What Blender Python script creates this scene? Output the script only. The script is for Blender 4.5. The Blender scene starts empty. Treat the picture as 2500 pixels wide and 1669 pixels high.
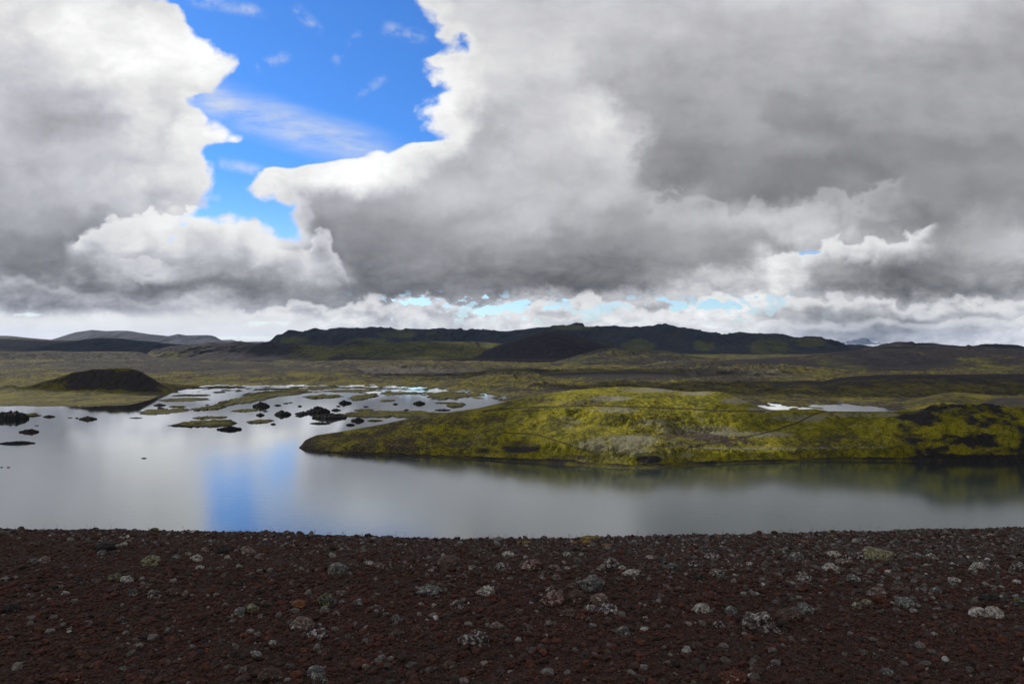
import bpy, math, random
import numpy as np
R = math.radians
sc = bpy.context.scene
col = sc.collection

# ------------------------------------------------------------------ camera
H = 42.0                      # eye height above the lake
F = 1667.0                    # focal length in photo pixels (photo 2500 wide)
CX, CY = 1250.0, 842.0        # principal column, horizon row
cam_d = bpy.data.cameras.new("camera")
cam = bpy.data.objects.new("camera", cam_d)
col.objects.link(cam)
cam.location = (0, 0, H)
cam.rotation_euler = (R(90), 0, 0)
cam_d.sensor_width = 36.0
cam_d.lens = 36.0 * F / 2500.0
cam_d.shift_y = 7.5 / 2500.0
cam_d.clip_start = 0.1
cam_d.clip_end = 60000
sc.camera = cam

# ------------------------------------------------------------------ exposure
sc.view_settings.view_transform = 'Standard'
sc.view_settings.look = 'None'
sc.view_settings.exposure = 0.0
sc.view_settings.gamma = 1.0

# ------------------------------------------------------------------ sun
SUN_AZ, SUN_EL = -60.0, 32.0
sl = bpy.data.lights.new("sun", 'SUN')
sl.energy = 5.0
sl.angle = R(0.53)
sl.color = (1.0, 0.95, 0.86)
sun = bpy.data.objects.new("sun", sl)
col.objects.link(sun)
TS = np.array([math.sin(R(SUN_AZ)) * math.cos(R(SUN_EL)), math.cos(R(SUN_AZ)) * math.cos(R(SUN_EL)), math.sin(R(SUN_EL))])
sun.rotation_euler = (R(90 - SUN_EL), 0, R(-SUN_AZ + 180))
sun.location = (0, 0, 300)

# ------------------------------------------------------------------ world
class NT:
    """small helper to write node expressions"""
    def __init__(s, tree): s.t = tree
    def n(s, typ, **kw):
        nd = s.t.nodes.new(typ)
        for k, v in kw.items(): setattr(nd, k, v)
        return nd
    def put(s, sock, v):
        if isinstance(v, bpy.types.NodeSocket): s.t.links.new(v, sock)
        else: sock.default_value = v
    def m(s, op, a, b=None, c=None, clamp=False):
        nd = s.n('ShaderNodeMath', operation=op, use_clamp=clamp)
        s.put(nd.inputs[0], a)
        if b is not None: s.put(nd.inputs[1], b)
        if c is not None: s.put(nd.inputs[2], c)
        return nd.outputs[0]
    def ss(s, x, a, b):
        nd = s.n('ShaderNodeMapRange', interpolation_type='SMOOTHSTEP')
        s.put(nd.inputs[0], x); nd.inputs[1].default_value = a; nd.inputs[2].default_value = b
        nd.inputs[3].default_value = 0.0; nd.inputs[4].default_value = 1.0
        if a > b:
            nd.inputs[1].default_value = b; nd.inputs[2].default_value = a
            nd.inputs[3].default_value = 1.0; nd.inputs[4].default_value = 0.0
        return nd.outputs[0]
    def lin(s, x, a, b, c=0.0, d=1.0):
        nd = s.n('ShaderNodeMapRange')
        s.put(nd.inputs[0], x)
        for i, v in enumerate((a, b, c, d)): nd.inputs[i + 1].default_value = v
        return nd.outputs[0]
    def mixf(s, f, a, b):
        nd = s.n('ShaderNodeMix', data_type='FLOAT')
        s.put(nd.inputs[0], f); s.put(nd.inputs[2], a); s.put(nd.inputs[3], b)
        return nd.outputs[0]
    def mixc(s, f, a, b, mode='MIX'):
        nd = s.n('ShaderNodeMix', data_type='RGBA', blend_type=mode)
        s.put(nd.inputs[0], f)
        for i, v in ((6, a), (7, b)):
            if not isinstance(v, bpy.types.NodeSocket): v = tuple(v) + ((1,) if len(v) == 3 else ())
            s.put(nd.inputs[i], v)
        return nd.outputs[2]
    def vec(s, x, y, z=0.0):
        nd = s.n('ShaderNodeCombineXYZ')
        for i, v in enumerate((x, y, z)): s.put(nd.inputs[i], v)
        return nd.outputs[0]
    def noise(s, v, scale, detail=4, rough=0.5, dist=0.0, out=0, dim=None):
        nd = s.n('ShaderNodeTexNoise')
        if dim: nd.noise_dimensions = dim
        if v is not None: s.put(nd.inputs['Vector'], v)
        nd.inputs['Scale'].default_value = scale
        nd.inputs['Detail'].default_value = detail
        nd.inputs['Roughness'].default_value = rough
        nd.inputs['Distortion'].default_value = dist
        return nd.outputs[out]
    def ramp(s, f, stops, interp='LINEAR'):
        nd = s.n('ShaderNodeValToRGB')
        cr = nd.color_ramp; cr.interpolation = interp
        while len(cr.elements) > 1: cr.elements.remove(cr.elements[0])
        cr.elements[0].position = stops[0][0]; cr.elements[0].color = tuple(stops[0][1]) + (1,)
        for p, c in stops[1:]:
            e = cr.elements.new(p); e.color = tuple(c) + (1,)
        s.put(nd.inputs[0], f)
        return nd.outputs[0]
    def curve(s, x, pts, lo, hi):
        """piecewise curve: pts are (x, y); lo..hi is the range of y"""
        x0, x1 = pts[0][0], pts[-1][0]
        nd = s.n('ShaderNodeFloatCurve')
        c = nd.mapping.curves[0]
        P = [((a - x0) / (x1 - x0), (b - lo) / (hi - lo)) for a, b in pts]
        c.points[0].location = P[0]; c.points[-1].location = P[-1]
        for p in P[1:-1]: c.points.new(*p)
        for p in c.points: p.handle_type = 'AUTO_CLAMPED'
        nd.mapping.update()
        s.put(nd.inputs['Value'], s.lin(x, x0, x1))
        return s.lin(nd.outputs[0], 0, 1, lo, hi)

def s2l(g):
    g = g / 255.0
    return g / 12.92 if g < 0.04045 else ((g + 0.055) / 1.055) ** 2.4

world = bpy.data.worlds.new("World")
sc.world = world
world.use_nodes = True
wt = world.node_tree
wt.nodes.clear()
N = NT(wt)
tc = N.n('ShaderNodeTexCoord')
sx_ = N.n('ShaderNodeSeparateXYZ'); wt.links.new(tc.outputs['Generated'], sx_.inputs[0])
dx, dy, dz = sx_.outputs
yc = N.m('MAXIMUM', dy, 0.08)
U = N.m('DIVIDE', dx, yc); V = N.m('DIVIDE', dz, yc)
X0 = N.m('MULTIPLY_ADD', U, F, CX)                     # bearing, in units of the cloud chart
Y0 = N.m('MULTIPLY_ADD', V, -F, CY)                    # elevation
def WN(*a, **k): return N.noise(*a, dim='2D', **k)
def UVo(k): return N.vec(N.m('ADD', U, k * 3.1), N.m('ADD', V, k), 0)
UV = N.vec(U, N.m('MULTIPLY', V, 1.25), 0.0)
low = N.ss(Y0, 560, 760)                               # small far clouds close to the horizon
# domain warps
w1 = WN(UV, 3.2, 3, 0.5); w1b = WN(UVo(5.0), 3.2, 3, 0.5)
w2 = WN(UV, 16.0, 6, 0.62); w2b = WN(UVo(9.0), 16.0, 6, 0.62)
def off(n, amp): return N.m('MULTIPLY', N.m('SUBTRACT', n, 0.5), amp)
X = N.m('ADD', X0, N.m('ADD', off(w1, 220), off(w2, 140)))
Y = N.m('ADD', Y0, N.m('ADD', off(w1b, 100), off(w2b, 80)))
# cloud brightness chart: rows by elevation, columns every 100 units of bearing
rows = {
 0:   [225,235,240,240,236,236,236,236,235,225,215,208,210,205,200,198,198,200,200,198,198,200,200,195,188,176],
 60:  [222,232,240,240,238,238,238,238,238,225,215,208,208,205,198,193,195,192,192,190,192,190,192,190,172,158],
 120: [215,228,236,238,240,242,240,238,238,235,230,212,215,205,190,182,180,178,182,180,184,176,178,168,157,160],
 180: [208,215,228,236,240,242,242,240,240,242,245,240,222,213,188,170,165,170,172,170,165,165,160,158,162,165],
 240: [200,198,205,222,238,236,238,240,240,245,248,240,210,205,212,165,155,165,170,152,146,155,160,165,170,165],
 300: [188,178,174,192,230,248,248,245,245,248,250,240,185,200,226,185,146,155,165,140,142,165,160,165,165,156],
 360: [195,193,198,205,226,245,246,246,248,250,250,235,175,200,212,206,140,140,145,155,150,145,145,140,140,140],
 420: [185,190,195,205,226,238,242,236,243,246,222,175,178,195,200,206,148,135,135,128,128,135,140,145,145,145],
 480: [172,176,190,205,217,226,226,182,165,166,172,185,190,200,195,200,190,160,136,125,135,150,156,145,135,140],
 540: [160,155,165,204,238,242,236,160,140,145,155,160,175,195,180,170,175,180,185,196,185,165,145,135,160,150],
 600: [143,138,168,212,217,210,202,226,140,135,140,145,160,156,150,150,155,155,150,150,218,205,190,160,175,190],
 660: [133,128,133,178,202,178,162,172,188,125,130,125,120,135,130,125,150,145,140,228,175,130,115,125,150,165],
 700: [178,165,130,128,133,130,128,150,155,125,120,140,150,120,115,125,152,200,192,226,155,150,120,125,135,150],
 742: [150,152,165,160,172,200,172,152,155,190,212,206,195,236,205,196,218,228,236,222,192,216,202,216,216,202],
 790: [236,240,240,236,228,214,208,210,228,228,226,222,225,230,228,226,228,232,230,205,170,158,150,190,196,216],
 838: [238,240,242,240,240,240,238,236,236,232,230,230,230,232,232,230,232,232,228,214,186,190,205,222,225,230],
}
keys = sorted(rows)
Xn = N.m('DIVIDE', X, 2500.0)
val = None
for i, k in enumerate(keys):
    rv = rows[k]
    st = [(j / 25.0, (s2l(g),) * 3) for j, g in enumerate(rv)]
    o = N.ramp(Xn, st, 'EASE')
    if val is None: val = o
    else:
        a, b = keys[i - 1], k
        val = N.mixc(N.ss(Y, a, b), val, o)
bw = N.n('ShaderNodeRGBToBW'); wt.links.new(val, bw.inputs[0])
L = bw.outputs[0]
# billow detail in the cloud body, stronger in the small far clouds
def puffs(v, scale, detail=3.0, rough=0.5):
    nd = N.n('ShaderNodeTexVoronoi', feature='SMOOTH_F1', voronoi_dimensions='2D'); nd.inputs['Smoothness'].default_value = 0.25
    N.put(nd.inputs['Vector'], v); nd.inputs['Scale'].default_value = scale
    nd.inputs['Detail'].default_value = detail; nd.inputs['Roughness'].default_value = rough
    return nd.outputs['Distance']
wv = WN(UV, 9.0, 5, 0.6, out=1)
def warped(v, k):
    a = N.n('ShaderNodeVectorMath', operation='MULTIPLY_ADD'); N.put(a.inputs[0], wv); a.inputs[1].default_value = (k, k, 0); N.put(a.inputs[2], v)
    return a.outputs[0]
b1 = WN(N.vec(N.m('ADD', U, 2.0), N.m('MULTIPLY', V, 1.6), 0), 4.5, 7, 0.5, 0.3)
b2 = WN(N.vec(N.m('ADD', U, 4.0), N.m('MULTIPLY', V, 2.6), 0), 19.0, 8, 0.6, 0.5)
strat = N.m('MULTIPLY', N.ss(Y0, 745, 790), N.m('MULTIPLY', N.ss(X0, 900, 600), 0.85))
pf1 = puffs(warped(N.vec(U, N.m('MULTIPLY', V, 1.4), 0), 0.10), 9.0)
pf2 = puffs(warped(N.vec(U, N.m('MULTIPLY', V, 2.2), 0), 0.07), 27.0)
det = N.m('ADD', off(b1, 0.52), N.m('MULTIPLY', N.m('SUBTRACT', 0.60, pf1), N.m('MULTIPLY_ADD', N.ss(X0, 1900, 500), 0.14, 0.12)))
det = N.m('ADD', det, N.m('MULTIPLY', N.m('ADD', off(b2, 1.3), N.m('MULTIPLY', N.m('SUBTRACT', 0.62, pf2), 0.8)), N.m('MULTIPLY', N.m('MULTIPLY_ADD', low, 0.42, 0.07), N.m('SUBTRACT', 1.0, strat))))
L = N.m('MULTIPLY', L, N.m('ADD', 1.0, det))
L = N.m('MULTIPLY', L, N.lin(L, 0.15, 0.75, 1.14, 1.06))
# sunlit tops of separate cumulus heads: along each line bright below it, shaded above
pfe = puffs(warped(UV, 0.06), 16.0, 2.0)
Yo = N.m('ADD', N.m('MULTIPLY', N.m('SUBTRACT', pfe, 0.5), 66), N.m('MULTIPLY', off(w2, 60), 1.0))
def head(L, pts, fall, amt, g=246, above=0.10, k=1.0):
    x0, x1 = pts[0][0], pts[-1][0]; ys = [p[1] for p in pts]
    c = N.curve(X0, pts, min(ys) - 5, max(ys) + 5)
    d = N.m('SUBTRACT', N.m('ADD', Y0, N.m('MULTIPLY', Yo, k)), c)
    win = N.m('MULTIPLY', N.ss(X0, x0, x0 + 40), N.ss(X0, x1, x1 - 40))
    if above: L = N.m('MULTIPLY', L, N.m('SUBTRACT', 1.0, N.m('MULTIPLY', N.m('MULTIPLY', N.ss(d, -70, -4), N.ss(d, 2, -4)), N.m('MULTIPLY', win, above))))
    a = N.m('MULTIPLY', N.m('MULTIPLY', N.ss(d, -9, 17), N.ss(d, fall, 0)), N.m('MULTIPLY', win, amt))
    return N.mixf(a, L, s2l(g))
L = head(L, [(150, 612), (185, 588), (250, 563), (330, 548), (400, 526), (515, 529), (590, 546), (700, 566)], 110, 0.8, 244, .18)
L = head(L, [(260, 700), (285, 668), (330, 650), (395, 655), (440, 690)], 60, 0.55, 222, .12)
L = head(L, [(660, 570), (700, 612), (740, 622), (785, 600), (830, 640), (860, 700)], 85, 0.65, 238, .16)
L = head(L, [(1860, 662), (1893, 640), (1930, 618), (2000, 610), (2100, 596), (2200, 580), (2300, 560)], 75, 0.75, 244, .16)
L = head(L, [(1560, 505), (1700, 475), (1800, 520), (1900, 520), (2000, 505), (2120, 490), (2220, 450)], 80, 0.35, 210, .10)
L = head(L, [(1490, 250), (1420, 250), (1300, 220)][::-1], 120, 0.25, 225, .0)
L = head(L, [(0, 690), (120, 700), (250, 730), (420, 742), (560, 735), (700, 745)], 26, 0.5, 215, .08, .5)
L = head(L, [(560, 772), (700, 760), (800, 765), (900, 742), (1000, 748), (1100, 748), (1180, 768), (1280, 764), (1400, 752), (1520, 762), (1640, 766), (1720, 745), (1850, 735), (1900, 745)], 38, 0.85, 246, .20, .75)
L = head(L, [(1820, 796), (1920, 787), (2040, 794), (2160, 786), (2280, 790), (2400, 780), (2560, 788)], 24, 0.7, 250, .2, .3)
L = head(L, [(1880, 745), (1980, 735), (2060, 752), (2150, 740), (2260, 745), (2350, 735), (2450, 745), (2560, 740)], 40, 0.75, 244, .18, .7)
# blue gap between the two big clouds
XL = N.curve(Y0, [(-40,395),(0,402),(14,428),(59,455),(107,530),(155,566),(187,545),(225,530),(243,470),(268,482),(295,541),(321,566),(337,575),(354,541),(375,514),(428,524),(482,508),(509,498),(530,480)], 380, 600)
XR = N.curve(Y0, [(-40,1000),(0,1007),(35,1015),(70,1070),(123,1102),(150,1040),(214,1045),(268,1052),(311,1070),(335,1085),(350,1010),(372,930),(388,840),(402,740),(415,660),(430,622),(447,613),(471,634),(498,662),(536,678),(562,688)], 600, 1110)
YB = N.curve(X0, [(380,520),(410,522),(515,529),(590,546),(640,552),(690,562)], 500, 570)
e1 = WN(UV, 22.0, 7, 0.58, 0.2); e2 = WN(UVo(7.0), 6.0, 3, 0.5)
g = N.m('MINIMUM', N.m('MINIMUM', N.m('SUBTRACT', X0, XL), N.m('SUBTRACT', XR, X0)), N.m('SUBTRACT', YB, Y0))
g = N.m('ADD', g, N.m('ADD', N.m('ADD', off(e1, 78), off(e2, 60)), N.m('MULTIPLY', N.m('SUBTRACT', puffs(warped(UV, 0.05), 14.0, 1.5), 0.5), 80)))
gap = N.ss(g, -16, 24)
rim = N.m('MULTIPLY', N.ss(g, -75, -5), N.ss(X0, 560, 640))
L = N.mixf(N.m('MULTIPLY', rim, 0.55), L, s2l(246))
L = N.mixf(N.m('MULTIPLY', strat, N.lin(WN(N.vec(U, N.m('MULTIPLY', V, 9.0), 0), 6.0, 4, .5), .3, .7, .7, 1.1)), L, s2l(242))
# small holes low over the hills
def ell(cx, cy, rx, ry, w=1.0):
    a = N.m('POWER', N.m('DIVIDE', N.m('SUBTRACT', X0, cx), rx), 2.0)
    b = N.m('POWER', N.m('DIVIDE', N.m('SUBTRACT', Y0, cy), ry), 2.0)
    d = N.m('ADD', N.m('SQRT', N.m('ADD', a, b)), N.m('ADD', off(e1, 3.0), N.m('MULTIPLY', N.m('SUBTRACT', pf2, 0.62), 1.6)))
    return N.m('MULTIPLY', N.ss(d, 1.15, 0.75), w)
hole = gap
broken = N.m('MULTIPLY', N.m('MULTIPLY', N.ss(Y0, 700, 735), N.ss(Y0, 800, 775)), N.m('MULTIPLY', N.ss(X0, 760, 980), N.ss(X0, 2080, 1900)))
hole = N.m('MAXIMUM', hole, N.m('MULTIPLY', N.ss(N.m('ADD', e1, N.m('MULTIPLY', N.m('SUBTRACT', pf2, .6), .35)), 0.66, 0.74), N.m('MULTIPLY', broken, .6)))
for e in ((1185, 752, 85, 20), (1370, 744, 38, 15), (1735, 742, 120, 16), (1975, 617, 22, 5, .7), (1020, 735, 50, 10), (70, 768, 70, 4, .3), (640, 786, 70, 6, .3), (660, 826, 200, 5, .3)):
    hole = N.m('MAXIMUM', hole, ell(*e))
# clear sky
sky = N.n('ShaderNodeTexSky'); sky.sky_type = 'NISHITA'; sky.sun_disc = False
sky.sun_elevation = R(SUN_EL); sky.sun_rotation = R(SUN_AZ % 360)
sky.altitude = 600; sky.air_density = 1.0; sky.dust_density = 0.3; sky.ozone_density = 2.5
tint = N.mixc(N.ss(Y0, 380, 800), (0.47, 0.96, 1.62), (1.20, 1.40, 1.62))
blue = N.mixc(1.0, sky.outputs[0], tint, 'MULTIPLY')
# thin veils inside the gap
def band(x0, y0, x1, y1, w):
    Lx, Ly = x1 - x0, y1 - y0; ln = math.hypot(Lx, Ly)
    along = N.m('ADD', N.m('MULTIPLY', N.m('SUBTRACT', X0, x0), Lx / ln / ln), N.m('MULTIPLY', N.m('SUBTRACT', Y0, y0), Ly / ln / ln))
    ac = N.m('ADD', N.m('MULTIPLY', N.m('SUBTRACT', X0, x0), -Ly / ln / w), N.m('MULTIPLY', N.m('SUBTRACT', Y0, y0), Lx / ln / w))
    return N.m('MULTIPLY', N.ss(N.m('ABSOLUTE', ac), 1.0, 0.0), N.m('MULTIPLY', N.ss(along, -0.15, 0.1), N.ss(along, 1.15, 0.8)))
veil = N.m('MULTIPLY', band(480, 235, 950, 385, 75), N.lin(WN(N.vec(N.m('ADD', U, V), N.m('MULTIPLY', V, 4.0), 1.0), 9.0, 6, 0.6), 0.3, 0.7, 0.15, 0.85))
for b in ((630, 165, 705, 135, 22), (820, 150, 880, 85, 20), (870, 235, 940, 190, 18), (720, 20, 780, 80, 24), (470, 0, 640, 30, 25), (540, 400, 640, 420, 24), (940, 70, 1040, 95, 26)):
    veil = N.m('MAXIMUM', veil, N.m('MULTIPLY', band(*b), N.lin(w2, 0.42, 0.68, 0.0, 0.6)))
blue = N.mixc(veil, blue, (7.0, 7.4, 8.2))
# cloud colour: shaded bodies slightly blue on the left, neutral on the right
tl = N.mixc(N.ss(X0, 600, 1700), (0.97, 0.975, 1.05), (0.985, 0.985, 1.02))
tl = N.mixc(N.ss(L, 0.55, 0.8), tl, (1.0, 1.0, 1.0))
cc = N.mixc(1.0, N.vec(L, L, L), tl, 'MULTIPLY')
cc = N.mixc(1.0, cc, (10, 10, 10), 'MULTIPLY')
skycol = N.mixc(hole, cc, blue)
bg = N.n('ShaderNodeBackground'); bg.inputs['Strength'].default_value = 0.1
wt.links.new(skycol, bg.inputs['Color'])
wo = N.n('ShaderNodeOutputWorld'); wt.links.new(bg.outputs[0], wo.inputs['Surface'])
world.cycles.sampling_method = 'MANUAL'
world.cycles.sample_map_resolution = 1024

# ------------------------------------------------------------------ numpy noise
rng = np.random.default_rng(7)
_perm = rng.permutation(512).astype(np.int64)
def _h(ix, iy, iz=0, seed=0):
    return _perm[(_perm[(_perm[(ix + seed * 17) & 511] + iy) & 511] + iz + seed * 31) & 511]
def vnoise(x, y, z=0.0, seed=0):
    """smooth 3-D gradient-free value noise, about -1..1"""
    x, y, z = np.broadcast_arrays(np.asarray(x, float), np.asarray(y, float), np.asarray(z, float))
    ix, iy, iz = np.floor(x).astype(np.int64), np.floor(y).astype(np.int64), np.floor(z).astype(np.int64)
    fx, fy, fz = x - ix, y - iy, z - iz
    f = lambda t: t * t * t * (t * (t * 6 - 15) + 10)
    u, v, w = f(fx), f(fy), f(fz)
    r = 0
    for a in (0, 1):
        for b in (0, 1):
            for c in (0, 1):
                hh = _h(ix + a, iy + b, iz + c, seed) / 255.5 - 1.0
                r = r + hh * (u if a else 1 - u) * (v if b else 1 - v) * (w if c else 1 - w)
    return r
def pnoise(x, y, seed=0):
    """2-D gradient noise, about -1..1"""
    x, y = np.broadcast_arrays(np.asarray(x, float), np.asarray(y, float))
    ix, iy = np.floor(x).astype(np.int64), np.floor(y).astype(np.int64)
    fx, fy = x - ix, y - iy
    f = lambda t: t * t * t * (t * (t * 6 - 15) + 10)
    u, v = f(fx), f(fy)
    r = 0
    for a in (0, 1):
        for b in (0, 1):
            th = _h(ix + a, iy + b, 0, seed) * (2 * math.pi / 512)
            d = np.cos(th) * (fx - a) + np.sin(th) * (fy - b)
            r = r + d * (u if a else 1 - u) * (v if b else 1 - v)
    return r * 1.5
def fbm(x, y, octv=5, gain=0.5, seed=0):
    s = 0; a = 1.0; tot = 0; f = 1.0
    for i in range(octv):
        s = s + a * pnoise(x * f + i * 13.7, y * f - i * 7.3, seed + i); tot += a; a *= gain; f *= 2.03
    return s / tot
def ridged(x, y, octv=5, gain=0.5, seed=0):
    s = 0; a = 1.0; tot = 0; f = 1.0
    for i in range(octv):
        s = s + a * (1 - 2 * np.abs(pnoise(x * f + i * 13.7, y * f - i * 7.3, seed + i))); tot += a; a *= gain; f *= 2.03
    return s / tot
def fbm3(x, y, z, octv=4, gain=0.5, seed=0):
    s = 0; a = 1.0; tot = 0; f = 1.0
    for i in range(octv):
        s = s + a * vnoise(x * f + i * 5.1, y * f, z * f - i * 3.3, seed + i); tot += a; a *= gain; f *= 2.03
    return s / tot
def sstep(x, a, b):
    t = np.clip((np.asarray(x, float) - a) / (b - a), 0, 1); return t * t * (3 - 2 * t)
def bell(d): return np.exp(-d * d)
def proj(Xw, Yw, Zw):
    """world point -> photo column and row"""
    return CX + F * Xw / Yw, CY + F * (H - Zw) / Yw
def u_of(sx): return (np.asarray(sx, float) - CX) / F
def interp(pts):
    a = np.array(pts, float); return lambda x: np.interp(x, a[:, 0], a[:, 1])
def smooth_interp(pts, w=14):
    f = interp(pts)
    return lambda x: (f(x - w) + 2 * f(x) + f(x + w)) / 4

# ------------------------------------------------------------------ mesh helpers
def tag(o, label=None, cat=None, group=None, kind=None):
    if label: o['label'] = label
    if cat: o['category'] = cat
    if group: o['group'] = group
    if kind: o['kind'] = kind
    return o
def mesh_np(name, verts, faces, mat, smooth=True, attrs=None):
    me = bpy.data.meshes.new(name)
    verts = np.ascontiguousarray(verts, dtype=np.float32); nf, k = faces.shape
    me.vertices.add(len(verts)); me.vertices.foreach_set('co', verts.ravel())
    me.loops.add(nf * k); me.loops.foreach_set('vertex_index', faces.astype(np.int32).ravel())
    me.polygons.add(nf)
    me.polygons.foreach_set('loop_start', np.arange(0, nf * k, k, dtype=np.int32))
    me.polygons.foreach_set('loop_total', np.full(nf, k, dtype=np.int32))
    me.polygons.foreach_set('use_smooth', np.full(nf, smooth, dtype=bool))
    me.update(calc_edges=True)
    for an, av in (attrs or {}).items():
        at = me.attributes.new(an, 'FLOAT', 'POINT')
        at.data.foreach_set('value', np.ascontiguousarray(av, dtype=np.float32).ravel())
    if mat: me.materials.append(mat)
    return me
def grid_faces(n, m):
    i = np.arange(n - 1)[:, None] * m + np.arange(m - 1)[None, :]
    i = i.ravel()
    return np.stack([i, i + 1, i + m + 1, i + m], 1)
def grid_obj(name, Xw, Yw, Zw, mat, attrs=None, smooth=True):
    n, m = Xw.shape
    v = np.stack([Xw.ravel(), Yw.ravel(), Zw.ravel()], 1)
    # skirt: the front, back and end rows are dropped so the sheet has depth
    me = mesh_np(name, v, grid_faces(n, m), mat, smooth, attrs)
    o = bpy.data.objects.new(name, me); col.objects.link(o)
    return o

# ------------------------------------------------------------------ materials
def new_mat(name):
    m = bpy.data.materials.new(name); m.use_nodes = True
    t = m.node_tree; t.nodes.clear()
    n = NT(t)
    out = n.n('ShaderNodeOutputMaterial'); p = n.n('ShaderNodeBsdfPrincipled')
    t.links.new(p.outputs[0], out.inputs['Surface'])
    return m, n, p
def attr(n, name):
    a = n.n('ShaderNodeAttribute'); a.attribute_name = name
    return a.outputs['Fac']
def pos(n):
    return n.n('ShaderNodeNewGeometry').outputs['Position']
def scaled(n, v, s):
    nd = n.n('ShaderNodeVectorMath', operation='MULTIPLY'); n.put(nd.inputs[0], v); nd.inputs[1].default_value = s
    return nd.outputs[0]
def bump(n, p, h, dist, strength=1.0):
    b = n.n('ShaderNodeBump'); n.put(b.inputs['Height'], h); b.inputs['Distance'].default_value = dist; b.inputs['Strength'].default_value = strength
    n.t.links.new(b.outputs[0], p.inputs['Normal'])

def land_mat(name, s=1.0, moss=(0.240, 0.208, 0.010), moss2=(0.074, 0.072, 0.007), grey=(0.25, 0.235, 0.165), rock=(0.018, 0.016, 0.016), dirt=(0.045, 0.034, 0.026), bdist=0.5, stretch=1.0):
    """attributes: moss, grey, rock, path (0..1), each a cover of its own; s scales the grain"""
    m, n, p = new_mat(name)
    P = scaled(n, pos(n), (1.0, stretch, 1.0))
    a = n.noise(P, 0.09 * s, 6, 0.62); b = n.noise(P, 0.55 * s, 7, 0.68); c = n.noise(P, 2.6 * s, 4, 0.6)
    cm = n.mixc(n.lin(n.m('ADD', n.m('MULTIPLY', a, .5), n.m('MULTIPLY', b, .5)), 0.43, 0.58), moss2, moss)
    cd = n.mixc(n.lin(b, 0.35, 0.65), dirt, tuple(x * 1.6 for x in dirt))
    jit = n.m('ADD', n.m('ADD', n.m('MULTIPLY', n.m('SUBTRACT', a, .5), 0.9), n.m('MULTIPLY', n.m('SUBTRACT', b, .5), 1.0)), n.m('MULTIPLY', n.m('SUBTRACT', c, .5), 1.2))
    def cover(an, k=1.0):
        return n.ss(n.m('ADD', attr(n, an), n.m('MULTIPLY', jit, k)), 0.28, 0.72)
    c1 = n.mixc(cover('moss'), cd, cm)
    cg = n.mixc(n.lin(c, 0.35, 0.65), grey, tuple(x * 0.55 for x in grey))
    c2 = n.mixc(n.m('MULTIPLY', cover('grey'), 0.85), c1, cg)
    cr = n.mixc(n.lin(b, 0.35, 0.7), rock, tuple(x * 1.9 for x in rock))
    c3 = n.mixc(cover('rock'), c2, cr)
    c4 = n.mixc(n.m('MULTIPLY', n.ss(n.m('ADD', attr(n, 'path'), n.m('MULTIPLY', jit, .8)), 0.35, 0.75), .85), c3, (0.040, 0.028, 0.017))
    c5 = n.mixc(1.0, c4, n.ramp(c, [(0.36, (0.55,) * 3), (0.64, (1.5,) * 3)]), 'MULTIPLY')
    n.put(p.inputs['Base Color'], c5)
    p.inputs['Roughness'].default_value = 0.95
    p.inputs['Specular IOR Level'].default_value = 0.15
    h = n.m('ADD', n.m('MULTIPLY', b, 1.0), n.m('MULTIPLY', c, 0.35))
    bump(n, p, h, bdist, 1.0)
    return m
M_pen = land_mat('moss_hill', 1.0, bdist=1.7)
M_plain = land_mat('moorland', 0.5, moss=(0.125, 0.105, 0.008), moss2=(0.026, 0.025, 0.005), grey=(0.120, 0.108, 0.088), dirt=(0.020, 0.016, 0.012), bdist=3.0, stretch=0.6)
M_far = land_mat('far_hill', 0.18, moss=(0.085, 0.080, 0.010), moss2=(0.024, 0.026, 0.007), grey=(0.075, 0.066, 0.056), rock=(0.008, 0.0075, 0.009), dirt=(0.014, 0.010, 0.010), bdist=4.0)
M_massif = land_mat('massif_hazed_rock', 0.14, moss=(0.080, 0.078, 0.014), moss2=(0.030, 0.034, 0.012), grey=(0.06, 0.06, 0.065), rock=(0.0075, 0.0095, 0.0135), dirt=(0.012, 0.013, 0.017), bdist=6.0)  # navy of distant haze and blue shadow put into the rock colours
M_cone = land_mat('maroon_cinder', 0.18, moss=(0.075, 0.068, 0.010), moss2=(0.030, 0.026, 0.010), grey=(0.085, 0.075, 0.07), rock=(0.0065, 0.0048, 0.0062), dirt=(0.0105, 0.0072, 0.0080), bdist=4.0)
M_isl = land_mat('islet_ground', 1.4, moss=(0.075, 0.068, 0.008), moss2=(0.028, 0.028, 0.006), rock=(0.009, 0.0085, 0.009), bdist=0.6)

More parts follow.
